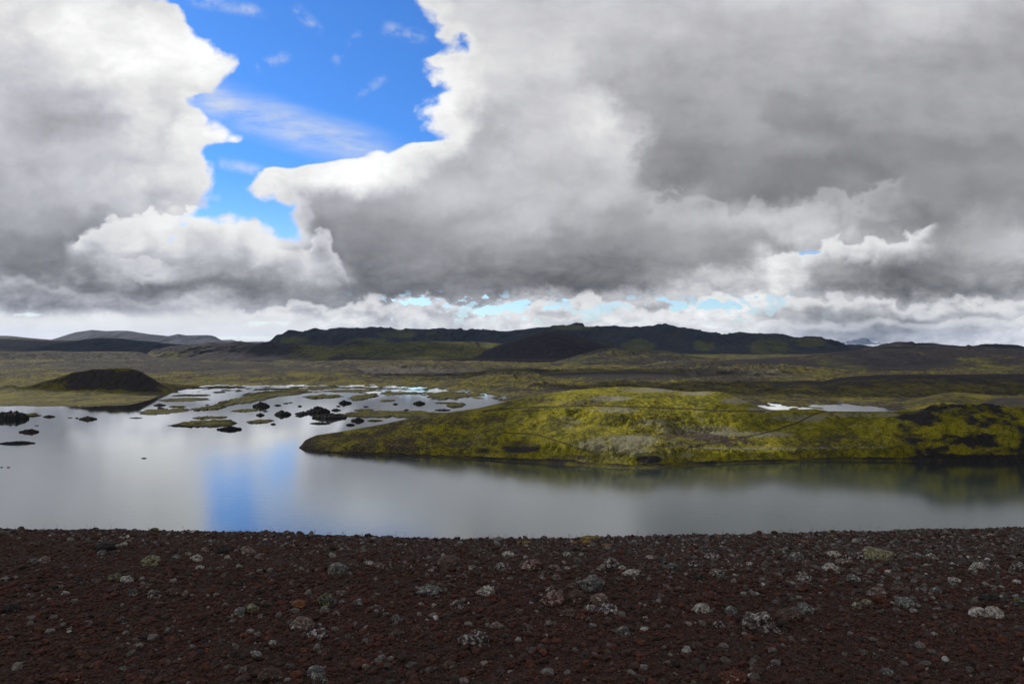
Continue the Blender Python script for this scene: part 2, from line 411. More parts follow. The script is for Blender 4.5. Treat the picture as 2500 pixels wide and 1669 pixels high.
def water_mat():
    m, n, p = new_mat('lake_water')
    P = pos(n)
    p.inputs['Base Color'].default_value = (0.010, 0.022, 0.024, 1)
    p.inputs['IOR'].default_value = 1.33; p.inputs['Specular IOR Level'].default_value = 0.0
    sp = n.n('ShaderNodeSeparateXYZ'); n.t.links.new(P, sp.inputs[0])
    calm = n.ss(n.m('ADD', sp.outputs[1], n.m('MULTIPLY', n.noise(P, 0.012, 4, 0.6), 160)), 330, 430)
    n.put(p.inputs['Roughness'], n.mixf(calm, 0.12, 0.025))
    a = n.noise(scaled(n, P, (1.0, 1.6, 1.0)), 1.7, 4, 0.6)
    b = n.noise(scaled(n, P, (1.0, 1.8, 1.0)), 0.35, 3, 0.5)
    gust = n.lin(n.noise(P, 0.02, 4, 0.55), 0.35, 0.65, 0.55, 1.25)
    h = n.m('MULTIPLY', n.m('ADD', n.m('MULTIPLY', a, 0.035), n.m('MULTIPLY', b, 0.06)), gust)
    h = n.m('MULTIPLY', h, n.mixf(calm, 1.0, 0.25))
    bump(n, p, h, 1.0, 0.28)
    nrm = p.inputs['Normal'].links[0].from_socket; rgh = p.inputs['Roughness'].links[0].from_socket
    gl = n.n('ShaderNodeBsdfGlossy'); gl.inputs['Color'].default_value = (.96, .975, .97, 1); n.put(gl.inputs['Roughness'], rgh); n.put(gl.inputs['Normal'], nrm)
    fr = n.n('ShaderNodeFresnel'); fr.inputs['IOR'].default_value = 1.33; n.put(fr.inputs['Normal'], nrm)
    mx = n.n('ShaderNodeMixShader'); n.put(mx.inputs[0], n.m('MULTIPLY', fr.outputs[0], 1.85, clamp=True))
    n.t.links.new(p.outputs[0], mx.inputs[1]); n.t.links.new(gl.outputs[0], mx.inputs[2])
    out = [q for q in n.t.nodes if q.type == 'OUTPUT_MATERIAL'][0]; n.t.links.new(mx.outputs[0], out.inputs['Surface'])
    return m
M_water = water_mat()

# ------------------------------------------------------------------ water and base ground
def disc(name, r, z, mat, kind, cy=0.0, n=96):
    v = [(0, cy, z)]; 
    for i in range(n): v.append((r * math.cos(2 * math.pi * i / n), cy + r * math.sin(2 * math.pi * i / n), z))
    me = bpy.data.meshes.new(name); me.from_pydata(v, [], [(0, 1 + i, 1 + (i + 1) % n) for i in range(n)]); me.update()
    me.materials.append(mat)
    o = bpy.data.objects.new(name, me); col.objects.link(o); tag(o, kind=kind); return o
m_, n_, p_ = new_mat('lake_bed'); p_.inputs['Base Color'].default_value = (0.03, 0.025, 0.02, 1); p_.inputs['Roughness'].default_value = 1
n_.put(p_.inputs['Base Color'], n_.ramp(n_.noise(pos(n_), 0.01, 6, .6), [(0.3, (0.03, 0.026, 0.02)), (0.7, (0.06, 0.055, 0.03))]))
disc('ground', 16500, -6.0, m_, 'structure', 2000)
disc('lake', 2600, 0.0, M_water, 'structure')

def zeros(A): return np.zeros(A.shape)
def polyline_mask(sx, sy, pts, w, wy=None):
    """closeness to a line drawn over the surface, in photo units"""
    best = np.full(sx.shape, 1e9)
    for (x0, y0), (x1, y1) in zip(pts[:-1], pts[1:]):
        L2 = (x1 - x0) ** 2 + (y1 - y0) ** 2
        t = np.clip(((sx - x0) * (x1 - x0) + (sy - y0) * (y1 - y0)) / L2, 0, 1)
        best = np.minimum(best, np.hypot(sx - x0 - t * (x1 - x0), sy - y0 - t * (y1 - y0)))
    return sstep(best, w * 1.5, w * 0.4)
def blob(sx, sy, cx, cy, rx, ry, n=0.0):
    d = np.sqrt(((sx - cx) / rx) ** 2 + ((sy - cy) / ry) ** 2) + n
    return sstep(d, 1.25, 0.6)

# ------------------------------------------------------------------ peninsula
def peninsula():
    crest = smooth_interp([(716,1096),(726,1093),(745,1075),(770,1064),(850,1052),(936,1037),(1000,1023),(1080,1010),(1170,997),(1250,977),(1282,970),(1356,957),(1463,946),(1516,944),(1580,946),(1622,950),(1660,955),(1692,957),(1729,955),(1761,957),(1798,970),(1835,986),(1867,998),(1888,1002),(1995,999),(2021,1005),(2154,1006),(2234,1002),(2272,994),(2330,990),(2367,989),(2420,988),(2458,994),(2484,999),(2530,998),(2700,1000),(2900,1010)], 4)
    cd = smooth_interp([(716,280),(726,281),(850,290),(1000,298),(1100,300),(1250,306),(1516,314),(1700,310),(1867,287),(2000,273),(2150,266),(2400,262),(2900,255)], 30)
    shore = smooth_interp([(716,1093),(726,1094),(785,1103),(850,1108),(947,1111),(1100,1117),(1250,1127),(1410,1136),(1520,1144),(1590,1144),(1665,1138),(1835,1130),(2048,1124),(2300,1126),(2500,1127),(2900,1130)], 10)
    sx = np.concatenate([np.linspace(718, 2560, 1250), np.linspace(2570, 2900, 60)])
    u = u_of(sx)
    Df = F * H / (shore(sx) - CY); Dc = cd(sx)
    zc = H - (crest(sx) - CY) * Dc / F
    zc = np.where(sx < 760, zc * sstep(sx, 722, 745) - 0.3 * sstep(sx, 735, 722), zc)
    t = np.concatenate([np.linspace(-0.08, 0.0, 8), np.linspace(0, 1, 250)[1:] ** 1.0, np.linspace(1.02, 3.2, 60)])
    T, Ug = np.meshgrid(t, u, indexing='ij'); SX = np.broadcast_to(sx, T.shape)
    span = np.maximum(Dc - Df, 2.0)
    Yw = Df + span * T
    Yw = np.where(T > 1, Dc + (T - 1) * np.clip(zc * 4.0, 1.0, 38.0), Yw)
    Xw = Ug * Yw
    # profile: bank, then a long swell to the crest
    bank = np.interp(sx, [720, 900, 1200, 1500, 1700, 2000, 2200, 2300, 2900], [0.8, 1.5, 3.0, 3.6, 3.0, 3.0, 4.5, 7.0, 8.0])
    bank = np.minimum(bank, zc * 0.45)
    tt = np.clip(T, 0, 1)
    nz = fbm(Xw / 26, Yw / 26, 4, .5, 3)
    bt = 0.10 + 0.03 * nz
    pw = np.interp(sx, [720, 1250, 1500, 1700, 1850, 2000, 2200, 2300], [0.8, 0.9, 1.0, 1.05, 1.15, 1.1, 0.9, 0.7])
    p = bank * sstep(tt, 0.0, 0.10) + (zc - bank) * (np.sin(np.clip((tt - 0.04) / 0.96, 0, 1) * math.pi / 2) * 0.55 + 0.45 * np.clip((tt - 0.04) / 0.96, 0, 1)) ** pw
    back = zc - (np.maximum(zc, 0) + 2.5) * sstep((T - 1) / 1.9, 0, 1)
    Zw = np.where(T > 1, back, p)
    Zw = np.where(T < 0, T * 16, Zw)
    env = np.clip(tt * 5, 0, 1) * np.clip((1 - tt) * 3.5, 0, 1) * np.minimum(1, zc / 8)
    rough = sstep(SX, 2215, 2300) * 1.0 + 0.0
    Zw = Zw + env * (3.4 * fbm(Xw / 34, Yw / 30, 4, .5, 11) + 1.9 * fbm(Xw / 11, Yw / 11, 5, .58, 12))
    Zw = Zw + env * rough * (2.4 * ridged(Xw / 14, Yw / 12, 5, .6, 14) + 0.8 * ridged(Xw / 4, Yw / 4, 4, .6, 15))
    edge = np.clip((T + .02) * 25, 0, 1) * np.minimum(1, zc / 3)
    Zw = Zw + edge * (0.22 * fbm(Xw / 3.2, Yw / 3.2, 4, .6, 17)) * (1 + rough)
    bz = sstep(np.abs(T - 0.07), 0.07, 0.0)
    Zw = Zw + bz * np.minimum(1, zc / 6) * 1.3 * ridged(Xw / 7, Yw / 4, 4, .6, 19)
    # hummocks and hollows that show in the photograph
    px, py = proj(Xw, Yw, Zw)
    def hum(cx, cy, rx, ry, h):
        return h * bell(np.hypot((px - cx) / rx, (py - cy) / ry)) * (T <= 1.0)
    Zw = Zw + hum(1520, 1010, 55, 12, 0.9) - hum(1500, 1028, 60, 10, 1.0) + hum(1350, 1005, 120, 12, 1.0) - hum(1600, 1045, 150, 22, 2.0) - hum(1870, 1042, 150, 16, 1.2) + hum(1420, 1070, 130, 26, 1.4) - hum(1240, 1085, 60, 16, 1.5)
    # covers
    n1 = fbm(Xw / 18, Yw / 18, 5, .55, 21); n2 = fbm(Xw / 6, Yw / 6, 4, .6, 22); n3 = fbm(Xw / 45, Yw / 30, 4, .5, 23)
    px, py = proj(Xw, Yw, Zw)
    grey = 0.12 + 0.36 * n1 + 0.36 * n2 + 0.15 * n3
    B = lambda cx, cy, rx, ry: blob(px, py, cx, cy, rx, ry, 0.35 * n1 + 0.3 * n2)
    for b, k in (((1400,985,70,9),.0),((1490,972,55,8),.55),((1600,952,95,6),.6),((1700,960,50,6),.5),((1800,978,45,8),.6),((1510,1000,60,9),.45),((1385,1030,40,18),.35),((1500,1085,110,26),.45),((1600,1030,60,10),.45),((1700,1048,110,12),.5),((1840,1060,120,8),.5),((1950,1020,80,10),.45),((2120,1012,120,7),.45),((1560,1070,60,10),.4),((1850,1093,200,4),.45),((2100,1092,120,4),.3),((1620,1110,90,12),.35),((1860,1000,40,9),.5),((1460,1120,80,8),.3),((2280,1000,80,10),.3)):
        grey = grey + k * B(*b)
    rock = -0.35 + 0.35 * n2 + 0.2 * n1
    rock = rock + 0.65 * bz * (0.55 + 1.1 * n1) + 0.85 * (T < 0.035)
    for b, k in (((1270,1088,55,17),.8),((1585,1122,38,12),.9),((1230,1100,200,10),.25),((1400,1116,90,8),.55),((1505,1010,36,10),.45),((1395,1022,26,12),.4),((1780,1023,26,6),.5),((1780,998,45,4),.6),((2030,1011,8,5),.9),((2230,1015,60,12),.5),((2240,1040,30,30),.3)):
        rock = rock + k * B(*b)
    n4 = fbm3(Xw / 9, Yw / 9, Zw / 3.5, 5, .6, 24)
    crag = sstep(px + 70 * n4 + (1060 - py) * .35, 2190, 2270)
    rock = rock + crag * (0.80 + 1.5 * n4); grey = grey + crag * sstep(T, .75, .95) * .3
    moss = 0.80 + 0.35 * n1 + 0.2 * n3
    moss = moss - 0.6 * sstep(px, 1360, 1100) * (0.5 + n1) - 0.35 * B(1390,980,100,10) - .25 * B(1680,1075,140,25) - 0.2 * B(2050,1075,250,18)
    tip = sstep(px, 770, 735)
    rock = rock * (1 - tip); moss = moss * (1 - tip); grey = grey * (1 - tip)
    path = np.maximum.reduce([
        polyline_mask(px, py, [(1180,1004),(1250,996),(1330,993),(1440,990),(1560,993),(1680,998),(1760,1003),(1867,1004)], 1.7),
        polyline_mask(px, py, [(1700,1086),(1765,1078),(1850,1060),(1900,1048),(1950,1030),(1985,1012),(2010,1004),(2040,1004)], 2.0),
        polyline_mask(px, py, [(1230,1056),(1310,1060),(1370,1079),(1430,1100),(1470,1112)], 1.6)]) * (T > 0.04)
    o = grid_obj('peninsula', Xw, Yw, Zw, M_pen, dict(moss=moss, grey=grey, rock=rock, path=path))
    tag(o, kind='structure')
peninsula()

# ------------------------------------------------------------------ the moor behind the lake
shore_d = smooth_interp([(-1200,470),(0,474),(180,470),(300,474),(345,500),(390,560),(430,640),(500,668),(700,676),(900,672),(1040,640),(1120,570),(1160,540),(1230,520),(1300,480),(1700,450),(1830,468),(1900,474),(2080,474),(2160,462),(2240,430),(2300,380),(2600,330),(4200,330)], 22)
def plain_height(Xw, Yw):
    sx = CX + F * Xw / Yw
    sd = shore_d(sx)
    d = Yw - sd
    lf = sstep(sx, 470, 380)                       # firmer shore at the foot of the left hill
    marsh = sstep(sx, 430, 520) * sstep(sx, 1160, 1100)
    base = -0.05 * (1 - lf) + 0.10 + 0.75 * (1 - np.exp(-np.maximum(d, 0) / (75 - 40 * lf))) - (1.7 - 0.85 * marsh) * (1 - np.exp(-np.maximum(-d, 0) / (34 - 24 * lf))) + .2 * lf
    base = np.where((d < -120 - 45 * marsh) | (Yw < 440), -3.0, base)
    n = fbm(Xw / 42, Yw / 60, 5, .55, 31); n2 = fbm(Xw / 9, Yw / 14, 4, .55, 32)
    nearshore = bell((d - 0) / 150)
    z = base + nearshore * (1 - .6 * lf) * (1.7 * n + 0.9 * n2 + 1.5 * fbm(Xw / 16, Yw / 34, 4, .6, 34) + 1.0 * marsh * ridged(Xw / 26, Yw / 30, 3, .5, 37) * (d < 10) - .35 * marsh) + (1 - nearshore) * sstep(d, 0, 150) * (1.0 + 2.4 * fbm(Xw / 130, Yw / 130, 5, .5, 33) + 0.5 * n2)
    z = z + sstep(Yw, 900, 3000) * 10
    z = z + sstep(d, 40, 160) * ((1.6 + 1.4 * sstep(n, -.1, .4)) * ridged(Xw / 15, Yw / 20, 4, .6, 38) + 1.6 * ridged(Xw / 60, Yw / 70, 3, .5, 39) * sstep(n, -.2, .3))
    # rough lava fields, built from ridged heights
    lava = lava_mask(Xw, Yw)
    z = z + lava * (3.0 + 6.0 * ridged(Xw / 30, Yw / 34, 5, .6, 35)) * sstep(d, 30, 120)
    return z, lava, d
def lava_mask(Xw, Yw):
    sx = CX + F * Xw / Yw; sy = CY + F * H / Yw
    n = 0.5 * fbm(Xw / 70, Yw / 90, 4, .5, 36)
    return np.maximum.reduce([blob(sx, sy, 1800, 905, 230, 20, n), blob(sx, sy, 1240, 922, 100, 12, n) * .8, blob(sx, sy, 950, 898, 210, 9, n) * .8, blob(sx, sy, 1500, 915, 230, 10, n) * .6, blob(sx, sy, 180, 885, 240, 8, n) * .8, 0.35 * sstep(n, .15, .35)])
def plain():
    sx = np.concatenate([np.linspace(-1100, -30, 90), np.linspace(-20, 2520, 1270), np.linspace(2535, 3700, 90)])
    syr = np.concatenate([np.linspace(1075, 1010, 20)[:-1], np.linspace(1010, 868, 430), np.linspace(867, 855, 14)])
    y = F * H / (syr - CY)
    Yw, Ug = np.meshgrid(y, u_of(sx), indexing='ij'); Xw = Ug * Yw
    Zw, lava, d = plain_height(Xw, Yw)
    n1 = fbm(Xw / 60, Yw / 90, 5, .55, 41); n2 = fbm(Xw / 15, Yw / 25, 4, .6, 42); n3 = fbm(Xw / 220, Yw / 300, 4, .5, 43)
    px, py = proj(Xw, Yw, Zw * 0)
    B = lambda cx, cy, rx, ry: blob(px, py, cx, cy, rx, ry, 0.5 * n1)
    moss = 0.50 + 0.55 * n1 + 0.35 * n3 + 0.25 * n2 + .25 * B(1200,938,500,10) + .3 * B(700,938,220,5) - .35 * B(450,900,450,14) + .35 * B(100,960,200,25) + .3 * B(1050,885,250,8) - .3 * B(850,915,250,5)
    grey = 0.05 + 0.45 * n2 + 0.4 * n1 + .5 * B(950,913,320,9) + .35 * B(1750,925,300,9) + .2 * B(1500,895,200,6) + .6 * B(240,872,220,8) + .25 * lava
    rg = ridged(Xw / 15, Yw / 20, 4, .6, 38)
    rock = -0.22 + 0.35 * n2 + 0.55 * sstep(rg, .1, -.5) + 0.75 * lava * (0.55 + 0.9 * n2) + 0.9 * sstep(Zw, 0.22, 0.0) + 0.35 * B(1950, 982, 300, 6) + .3*B(1230,960,160,14)
    o = grid_obj('moor', Xw, Yw, Zw, M_plain, dict(moss=moss, grey=grey, rock=rock, path=polyline_mask(px, py, [(2510,955),(2430,962),(2360,968),(2300,962),(2420,935),(2500,925)], 1.5) * 0))
    tag(o, kind='structure')
plain()

# ------------------------------------------------------------------ hills and mountains
def ridge(name, pts, D, Ff, depth, base=0.0, nx=500, nt=110, gully=(0, 30), rough=(0, 20), mat=None, cov=None, seed=0, w=4, prof=1.0, ext=0, tf=1.0, crag=0.0):
    """a hill with its skyline in the given directions at distance D, its foot at Ff in front and falling away behind"""
    pts = sorted(pts); crest = smooth_interp(pts, w)
    sx = np.linspace(pts[0][0], pts[-1][0], nx); u = u_of(sx)
    Df = (interp(D) if isinstance(D, list) else (lambda x: x * 0 + D))(sx)
    Fo = (interp(Ff) if isinstance(Ff, list) else (lambda x: x * 0 + Ff))(sx)
    zc = H - (crest(sx) - CY) * Df / F
    t = np.concatenate([np.linspace(0, 1, nt), np.linspace(1.03, 3.0, 24)])
    T, Ug = np.meshgrid(t, u, indexing='ij'); SX = np.broadcast_to(sx, T.shape)
    Yw = np.where(T <= 1, Fo + (Df - Fo) * T, Df + (T - 1) * depth)
    Xw = Ug * Yw
    tt = np.clip(T, 0, 1)
    p = (0.6 * tt + 0.4 * np.sin(tt * math.pi / 2) ** 2) ** prof
    back = 1 - sstep((T - 1) / 2, 0, 1) * 1.02
    Zw = base + (zc - base) * np.where(T > 1, back, p)
    hgt = np.maximum(zc - base, 1.0)
    env = 4 * tt * (1 - tt) * (T <= 1) * np.minimum(1, hgt / 20)
    gl, gs = gully
    if gl:
        wr = fbm(Xw / (gs * 4), Yw / (gs * 6), 3, .5, seed + 5) * gs * 1.5
        Zw = Zw + env * gl * ridged((Xw + wr) / gs, Yw / (gs * 6), 5, .55, seed + 1)
    rl, rs = rough
    if rl: Zw = Zw + np.maximum(env, 0.04 * (T > 0.02)) * rl * ridged(Xw / rs, Yw / rs, 5, .58, seed + 2)
    if crag: Zw = Zw + crag * bell((T - 1) / 0.25) * fbm(SX / 16.0, SX * 0 + 3, 4, .6, seed + 9)
    Zw = np.where(T == 0, Zw - 3 - 0.05 * hgt, Zw)
    px, py = proj(Xw, Yw, Zw)
    n1 = fbm(Xw / (rs * 2.2), Yw / (rs * 2.2), 5, .55, seed + 21); n2 = fbm(Xw / (rs * .6), Yw / (rs * .6), 4, .6, seed + 22)
    st = np.gradient(Zw, axis=1) / np.maximum(np.abs(np.gradient(Xw, axis=1)), .01)
    c = dict(moss=0.5 + 0.5 * n1, grey=-0.3 + 0.3 * n2, rock=-0.1 + 0.4 * n2, path=zeros(Xw))
    if cov:
        for k, v in cov(px, py, T, n1, n2, st).items(): c[k] = v
    o = grid_obj(name, Xw, Yw, Zw, mat or M_far, c)
    tag(o, kind='structure')
    return o

# left hill by the lake
def cv_left(px, py, T, n1, n2, st):
    n1 = n1 * 1.5
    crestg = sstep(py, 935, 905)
    dark = blob(px, py, 285, 936, 150, 40, 0.3 * n1)  # cliff rock, plus shade of the unlit front put into the cover
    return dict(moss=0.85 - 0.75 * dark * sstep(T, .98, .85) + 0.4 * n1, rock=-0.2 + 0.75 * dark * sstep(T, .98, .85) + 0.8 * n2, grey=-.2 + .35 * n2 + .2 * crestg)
ridge('hill', [(-500,968),(-200,962),(0,955),(60,944),(134,925),(179,909),(205,906),(223,902),(250,902),(270,899),(290,900),(313,898),(322,901),(337,904),(352,912),(366,920),(392,937),(417,950),(441,957),(470,972),(490,985)], [(-500,600),(0,640),(300,632),(490,615)], [(-500,520),(0,560),(100,590),(300,590),(490,604)], 60, 0.0, 420, 120, (3.4, 17), (3.2, 14), M_plain, cv_left, 100, 3, 0.75)
# right mounds and ridges
def cv_r1(px, py, T, n1, n2, st):
    return dict(moss=0.7 + .4 * n1, grey=-.1 + .3 * n2 + .35 * sstep(px, 2330, 2500) * sstep(T, .85, 1), rock=0.05 + .4 * n2 + .6 * blob(px, py, 2480, 980, 90, 12, .3 * n1) + .35 * blob(px, py, 2260, 975, 60, 12))
ridge('mossy_mound', [(2150,996),(2208,985),(2247,974),(2289,963),(2330,958),(2366,960),(2426,965),(2500,968),(2700,972),(3000,975)], [(2150,480),(2300,470),(3000,455)], [(2150,450),(2300,395),(3000,370)], 40, 0.0, 300, 80, (0.8, 12), (0.9, 10), M_plain, cv_r1, 120, 3, 0.8)
def cv_r2(px, py, T, n1, n2, st):
    return dict(moss=0.35 + .55 * n1 + .35 * sstep(T, .6, .2), grey=-.25 + .35 * n2, rock=0.35 + .45 * n2 + .5 * sstep(T, .55, .95) - .3 * blob(px, py, 1990, 950, 120, 12), path=polyline_mask(px, py, [(2300,968),(2380,962),(2410,945),(2430,933),(2500,921)], 2.0))
ridge('dark_ridge', [(1830,962),(1848,951),(1904,938),(1943,930),(1975,929),(2010,932),(2029,926),(2068,920),(2128,916),(2208,914),(2307,914),(2500,912),(2700,908),(3100,900)], [(1830,640),(2000,660),(3100,600)], [(1830,590),(2000,560),(3100,520)], 60, 0.0, 500, 90, (2.2, 22), (1.5, 18), M_plain, cv_r2, 140, 3, 0.8)
def cv_dark(px, py, T, n1, n2, st):
    return dict(moss=0.30 + .6 * n1, grey=-.4 + .3 * n2, rock=0.45 + .35 * n2)
def cv_r3(px, py, T, n1, n2, st):
    return dict(moss=0.30 + .6 * n1 + .45 * blob(px, py, 2060, 895, 80, 25) - .3 * blob(px, py, 2200, 890, 100, 25), grey=-.25 + .35 * n2 + .5 * blob(px, py, 2150, 912, 90, 5), rock=0.42 + .6 * n1 * -1 + .3 * n2 + .3 * blob(px, py, 2180, 880, 120, 18))
ridge('rolling_hills', [(1500,905),(1600,893),(1700,882),(1800,877),(1900,873),(1979,869),(2059,860),(2122,852),(2143,850),(2240,852),(2400,856),(2500,862),(2700,872),(3200,880)], [(1500,1400),(3200,1300)], [(1500,1250),(1800,1100),(3200,800)], 150, 4.0, 520, 110, (9, 70), (4, 60), M_far, cv_r3, 160, 5, 0.95)
ridge('craggy_ridge', [(2090,858),(2122,850),(2143,846),(2155,841),(2170,840),(2185,836),(2202,835),(2226,835),(2234,840),(2265,838),(2300,841),(2330,843),(2350,845),(2358,845),(2363,841),(2374,845),(2393,842),(2426,841),(2460,842),(2485,844),(2500,849),(2560,855),(2700,852),(3000,856),(3300,868)], 2300, 1700, 300, 8.0, 520, 80, (12, 80), (5, 60), M_far, cv_dark, 180, 1, 0.9, crag=1.5)
# low hill behind the marsh
ridge('low_hill', [(370,925),(420,918),(489,908),(560,902),(638,899),(740,898),(851,897),(873,901),(890,910),(905,920)], 960, 850, 90, 2.0, 420, 60, (0.8, 30), (0.8, 25), M_plain, lambda px, py, T, n1, n2, st: dict(moss=0.35 + .5 * n1 + .3 * blob(px, py, 750, 912, 120, 6), grey=-.3 + .2 * n2, rock=.15 + .3 * n2 + .3 * sstep(T, .7, 1)), 200, 3)
# mossy lava rises
def cv_lava(px, py, T, n1, n2, st):
    return dict(moss=0.55 + .7 * n1, grey=0.12 + .5 * n2, rock=0.30 + .7 * n2 + .5 * n1)
def cv_lavag(px, py, T, n1, n2, st):
    return dict(moss=0.3 + .7 * n1, grey=0.28 + .6 * n2 + .25 * sstep(px, 100, 250), rock=0.30 + .6 * n2 + .5 * n1)
ridge('lava_rise', [(-700,862),(-200,858),(0,857),(60,859),(119,856),(179,859),(238,858),(298,858),(343,860),(372,869),(417,878),(450,890)], 1720, 1430, 150, 3.0, 420, 80, (0, 30), (7, 30), M_plain, cv_lavag, 220, 3)
ridge('lava_rise', [(700,900),(735,889),(800,881),(860,879),(950,880),(1000,885),(1100,893),(1170,899),(1200,908)], 1330, 1120, 120, 3.0, 420, 70, (0, 30), (5, 28), M_plain, cv_lava, 240, 3)
ridge('lava_rise', [(1200,924),(1227,911),(1245,903),(1265,896),(1290,895),(1310,900),(1337,907),(1370,912),(1400,922)], 1000, 900, 70, 2.0, 240, 70, (0, 30), (5, 16), M_plain, cv_lava, 260, 2)
ridge('lava_rise', [(1310,918),(1340,908),(1420,905),(1500,903),(1560,903),(1640,905),(1690,915),(1720,927)], 900, 765, 60, 1.5, 380, 80, (2, 16), (2.4, 12), M_plain, lambda px, py, T, n1, n2, st: dict(moss=.8 + .3 * n1, grey=-.1 + .3 * n2, rock=.1 + .4 * n2 + .55 * sstep(T, .88, .7)), 280, 3, 0.6)
ridge('lava_rise', [(1560,896),(1620,886),(1680,881),(1760,880),(1830,884),(1890,895),(1950,906),(2000,916),(2030,925)], 1150, 980, 110, 3.0, 420, 80, (0, 16), (6, 22), M_plain, lambda px, py, T, n1, n2, st: dict(moss=.4 + .8 * n1, grey=.1 + .5 * n2, rock=.55 + .6 * n2), 300, 3)
ridge('moss_cone', [(1392,934),(1405,928),(1418,921),(1427,920),(1440,926),(1455,934)], 790, 770, 15, 1.0, 60, 30, (0, 10), (.5, 6), M_plain, lambda px, py, T, n1, n2, st: dict(moss=1 + n1 * .2, grey=-.4 + n2 * .2, rock=-.4 + n2 * .2), 320, 1)
# cone hill and its long foot
def cv_cone(px, py, T, n1, n2, st):
    return dict(moss=0.12 + .5 * n1, grey=-.3 + .35 * n2 + .7 * blob(px, py, 1340, 860, 16, 9, .4 * n2), rock=.15 + .3 * n2)
ridge('cone_hill', [(1080,892),(1095,886),(1150,868),(1200,849),(1245,832),(1289,818),(1328,809),(1355,807),(1391,811),(1426,825),(1468,838),(1498,847),(1540,862),(1600,885)], 1750, [(1080,1560),(1350,1480),(1600,1560)], 260, 6.0, 480, 120, (4, 70), (3, 45), M_cone, cv_cone, 340, 4, 1.0)
ridge('foot_hills', [(1310,893),(1370,876),(1420,864),(1460,852),(1500,848),(1522,852),(1573,855),(1617,855),(1647,860),(1680,867),(1707,872),(1750,880)], 1560, 1330, 150, 5.0, 380, 90, (5, 45), (3, 40), M_far, lambda px, py, T, n1, n2, st: dict(moss=.42 + .5 * n1, grey=-.2 + .3 * n2 + .4 * blob(px, py, 1600, 885, 50, 6), rock=.1 + .3 * n2), 360, 4)
# smooth green hills in the middle distance
def cv_mid(px, py, T, n1, n2, st):
    g = 0.8 * blob(px, py, 1060, 855, 260, 22, .3 * n1) + .5 * blob(px, py, 760, 865, 60, 25, .3 * n1) + .3 * blob(px, py, 400, 870, 60, 14)
    return dict(moss=0.18 + .45 * n1 + g, grey=-.4 + .3 * n2, rock=.25 + .3 * n2 - g)
ridge('green_hills', [(330,880),(367,860),(417,847),(507,838),(566,835),(660,837),(728,843),(785,844),(838,838),(856,836),(958,837),(1047,833),(1107,834),(1180,836),(1226,838),(1320,850),(1400,870)], 2050, 1580, 260, 6.0, 620, 120, (14, 90), (5, 60), M_far, cv_mid, 380, 5, 0.9)
ridge('dark_hill', [(-60,880),(0,872),(60,858),(134,841),(209,829),(253,825),(298,826),(358,834),(432,841),(477,844),(560,850),(640,868)], 2600, 2100, 300, 8.0, 420, 100, (14, 130), (5, 90), M_massif, cv_dark, 400, 5)
ridge('grey_hill', [(-900,850),(-500,835),(-150,822),(0,819),(30,820),(75,825),(125,829),(200,830),(300,838),(400,850)], 3300, 2500, 400, 10.0, 420, 90, (12, 150), (5, 100), M_far, lambda px, py, T, n1, n2, st: dict(moss=.1 + .3 * n1, grey=.55 + .4 * n1, rock=-.1 + .3 * n2), 420, 5)
ridge('main_massif', [(640,850),(652,842),(663,837),(673,825),(689,820),(704,809),(743,809),(767,805),(815,805),(829,801),(853,801),(883,804),(910,801),(957,802),(972,807),(1032,805),(1077,806),(1130,805),(1166,806),(1196,809),(1232,811),(1285,806),(1301,803),(1343,800),(1379,795),(1409,791),(1424,792),(1428,799),(1468,800),(1498,798),(1543,802),(1581,800),(1602,795),(1625,793),(1647,797),(1665,802),(1707,810),(1736,817),(1760,819),(1766,816),(1776,819),(1805,813),(1826,816),(1860,815),(1889,817),(1934,825),(1979,828),(2006,831),(2020,837),(2035,840),(2045,846),(2080,855),(2120,870)], 3200, [(640,2650),(1200,2500),(1700,2350),(2120,2400)], 700, 8.0, 1100, 140, (34, 130), (5, 100), M_massif,
      lambda px, py, T, n1, n2, st: dict(moss=0.20 + .5 * n1 + .6 * np.maximum.reduce([blob(px, py, c, r, a, b, .4 * n1) for c, r, a, b in ((1555,845,42,18),(1720,842,28,16),(1880,848,50,22),(970,815,50,10),(720,832,40,12),(1400,800,50,6),(1980,835,40,12),(900,835,60,12))]), grey=-.4 + .2 * n2, rock=.25 + .45 * n2), 440, 1, 0.85, crag=0.3)
ridge('far_crag', [(2010,850),(2040,844),(2068,841),(2098,841),(2122,845),(2160,850),(2200,858)], 4200, 3700, 500, 10.0, 160, 40, (10, 160), (4, 100), M_far, cv_dark, 460, 3)
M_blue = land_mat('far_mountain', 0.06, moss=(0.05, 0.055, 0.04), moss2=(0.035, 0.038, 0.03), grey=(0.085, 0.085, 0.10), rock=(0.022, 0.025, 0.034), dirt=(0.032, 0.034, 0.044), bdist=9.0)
ridge('blue_mountain', [(80,850),(128,829),(164,817),(185,811),(224,805),(259,808),(285,807),(310,807),(349,813),(370,817),(411,820),(435,815),(456,819),(480,818),(501,818),(519,820),(551,835),(590,846)], 6000, 5000, 1200, 10.0, 480, 90, (26, 330), (7, 220), M_blue, lambda px, py, T, n1, n2, st: dict(moss=.1 + .2 * n1, grey=.3 + .6 * n1, rock=.2 + .4 * n2), 480, 2, 0.9)
ridge('distant_mountain', [(500,842),(536,830),(566,829),(587,834),(620,835),(662,837),(700,846)], 11000, 9800, 1500, 10.0, 200, 40, (40, 500), (10, 300), M_blue, lambda px, py, T, n1, n2, st: dict(moss=-.3 + .1 * n1, grey=.4 + .4 * n1, rock=.1 + .3 * n2), 500, 2)
m_snow, n, p = new_mat('snowy_rock')
P_ = pos(n)
sn = n.ss(n.m('ADD', attr(n, 'grey'), n.m('MULTIPLY', n.m('SUBTRACT', n.noise(P_, 0.004, 6, .65), .5), 2.2)), 0.35, 0.6)
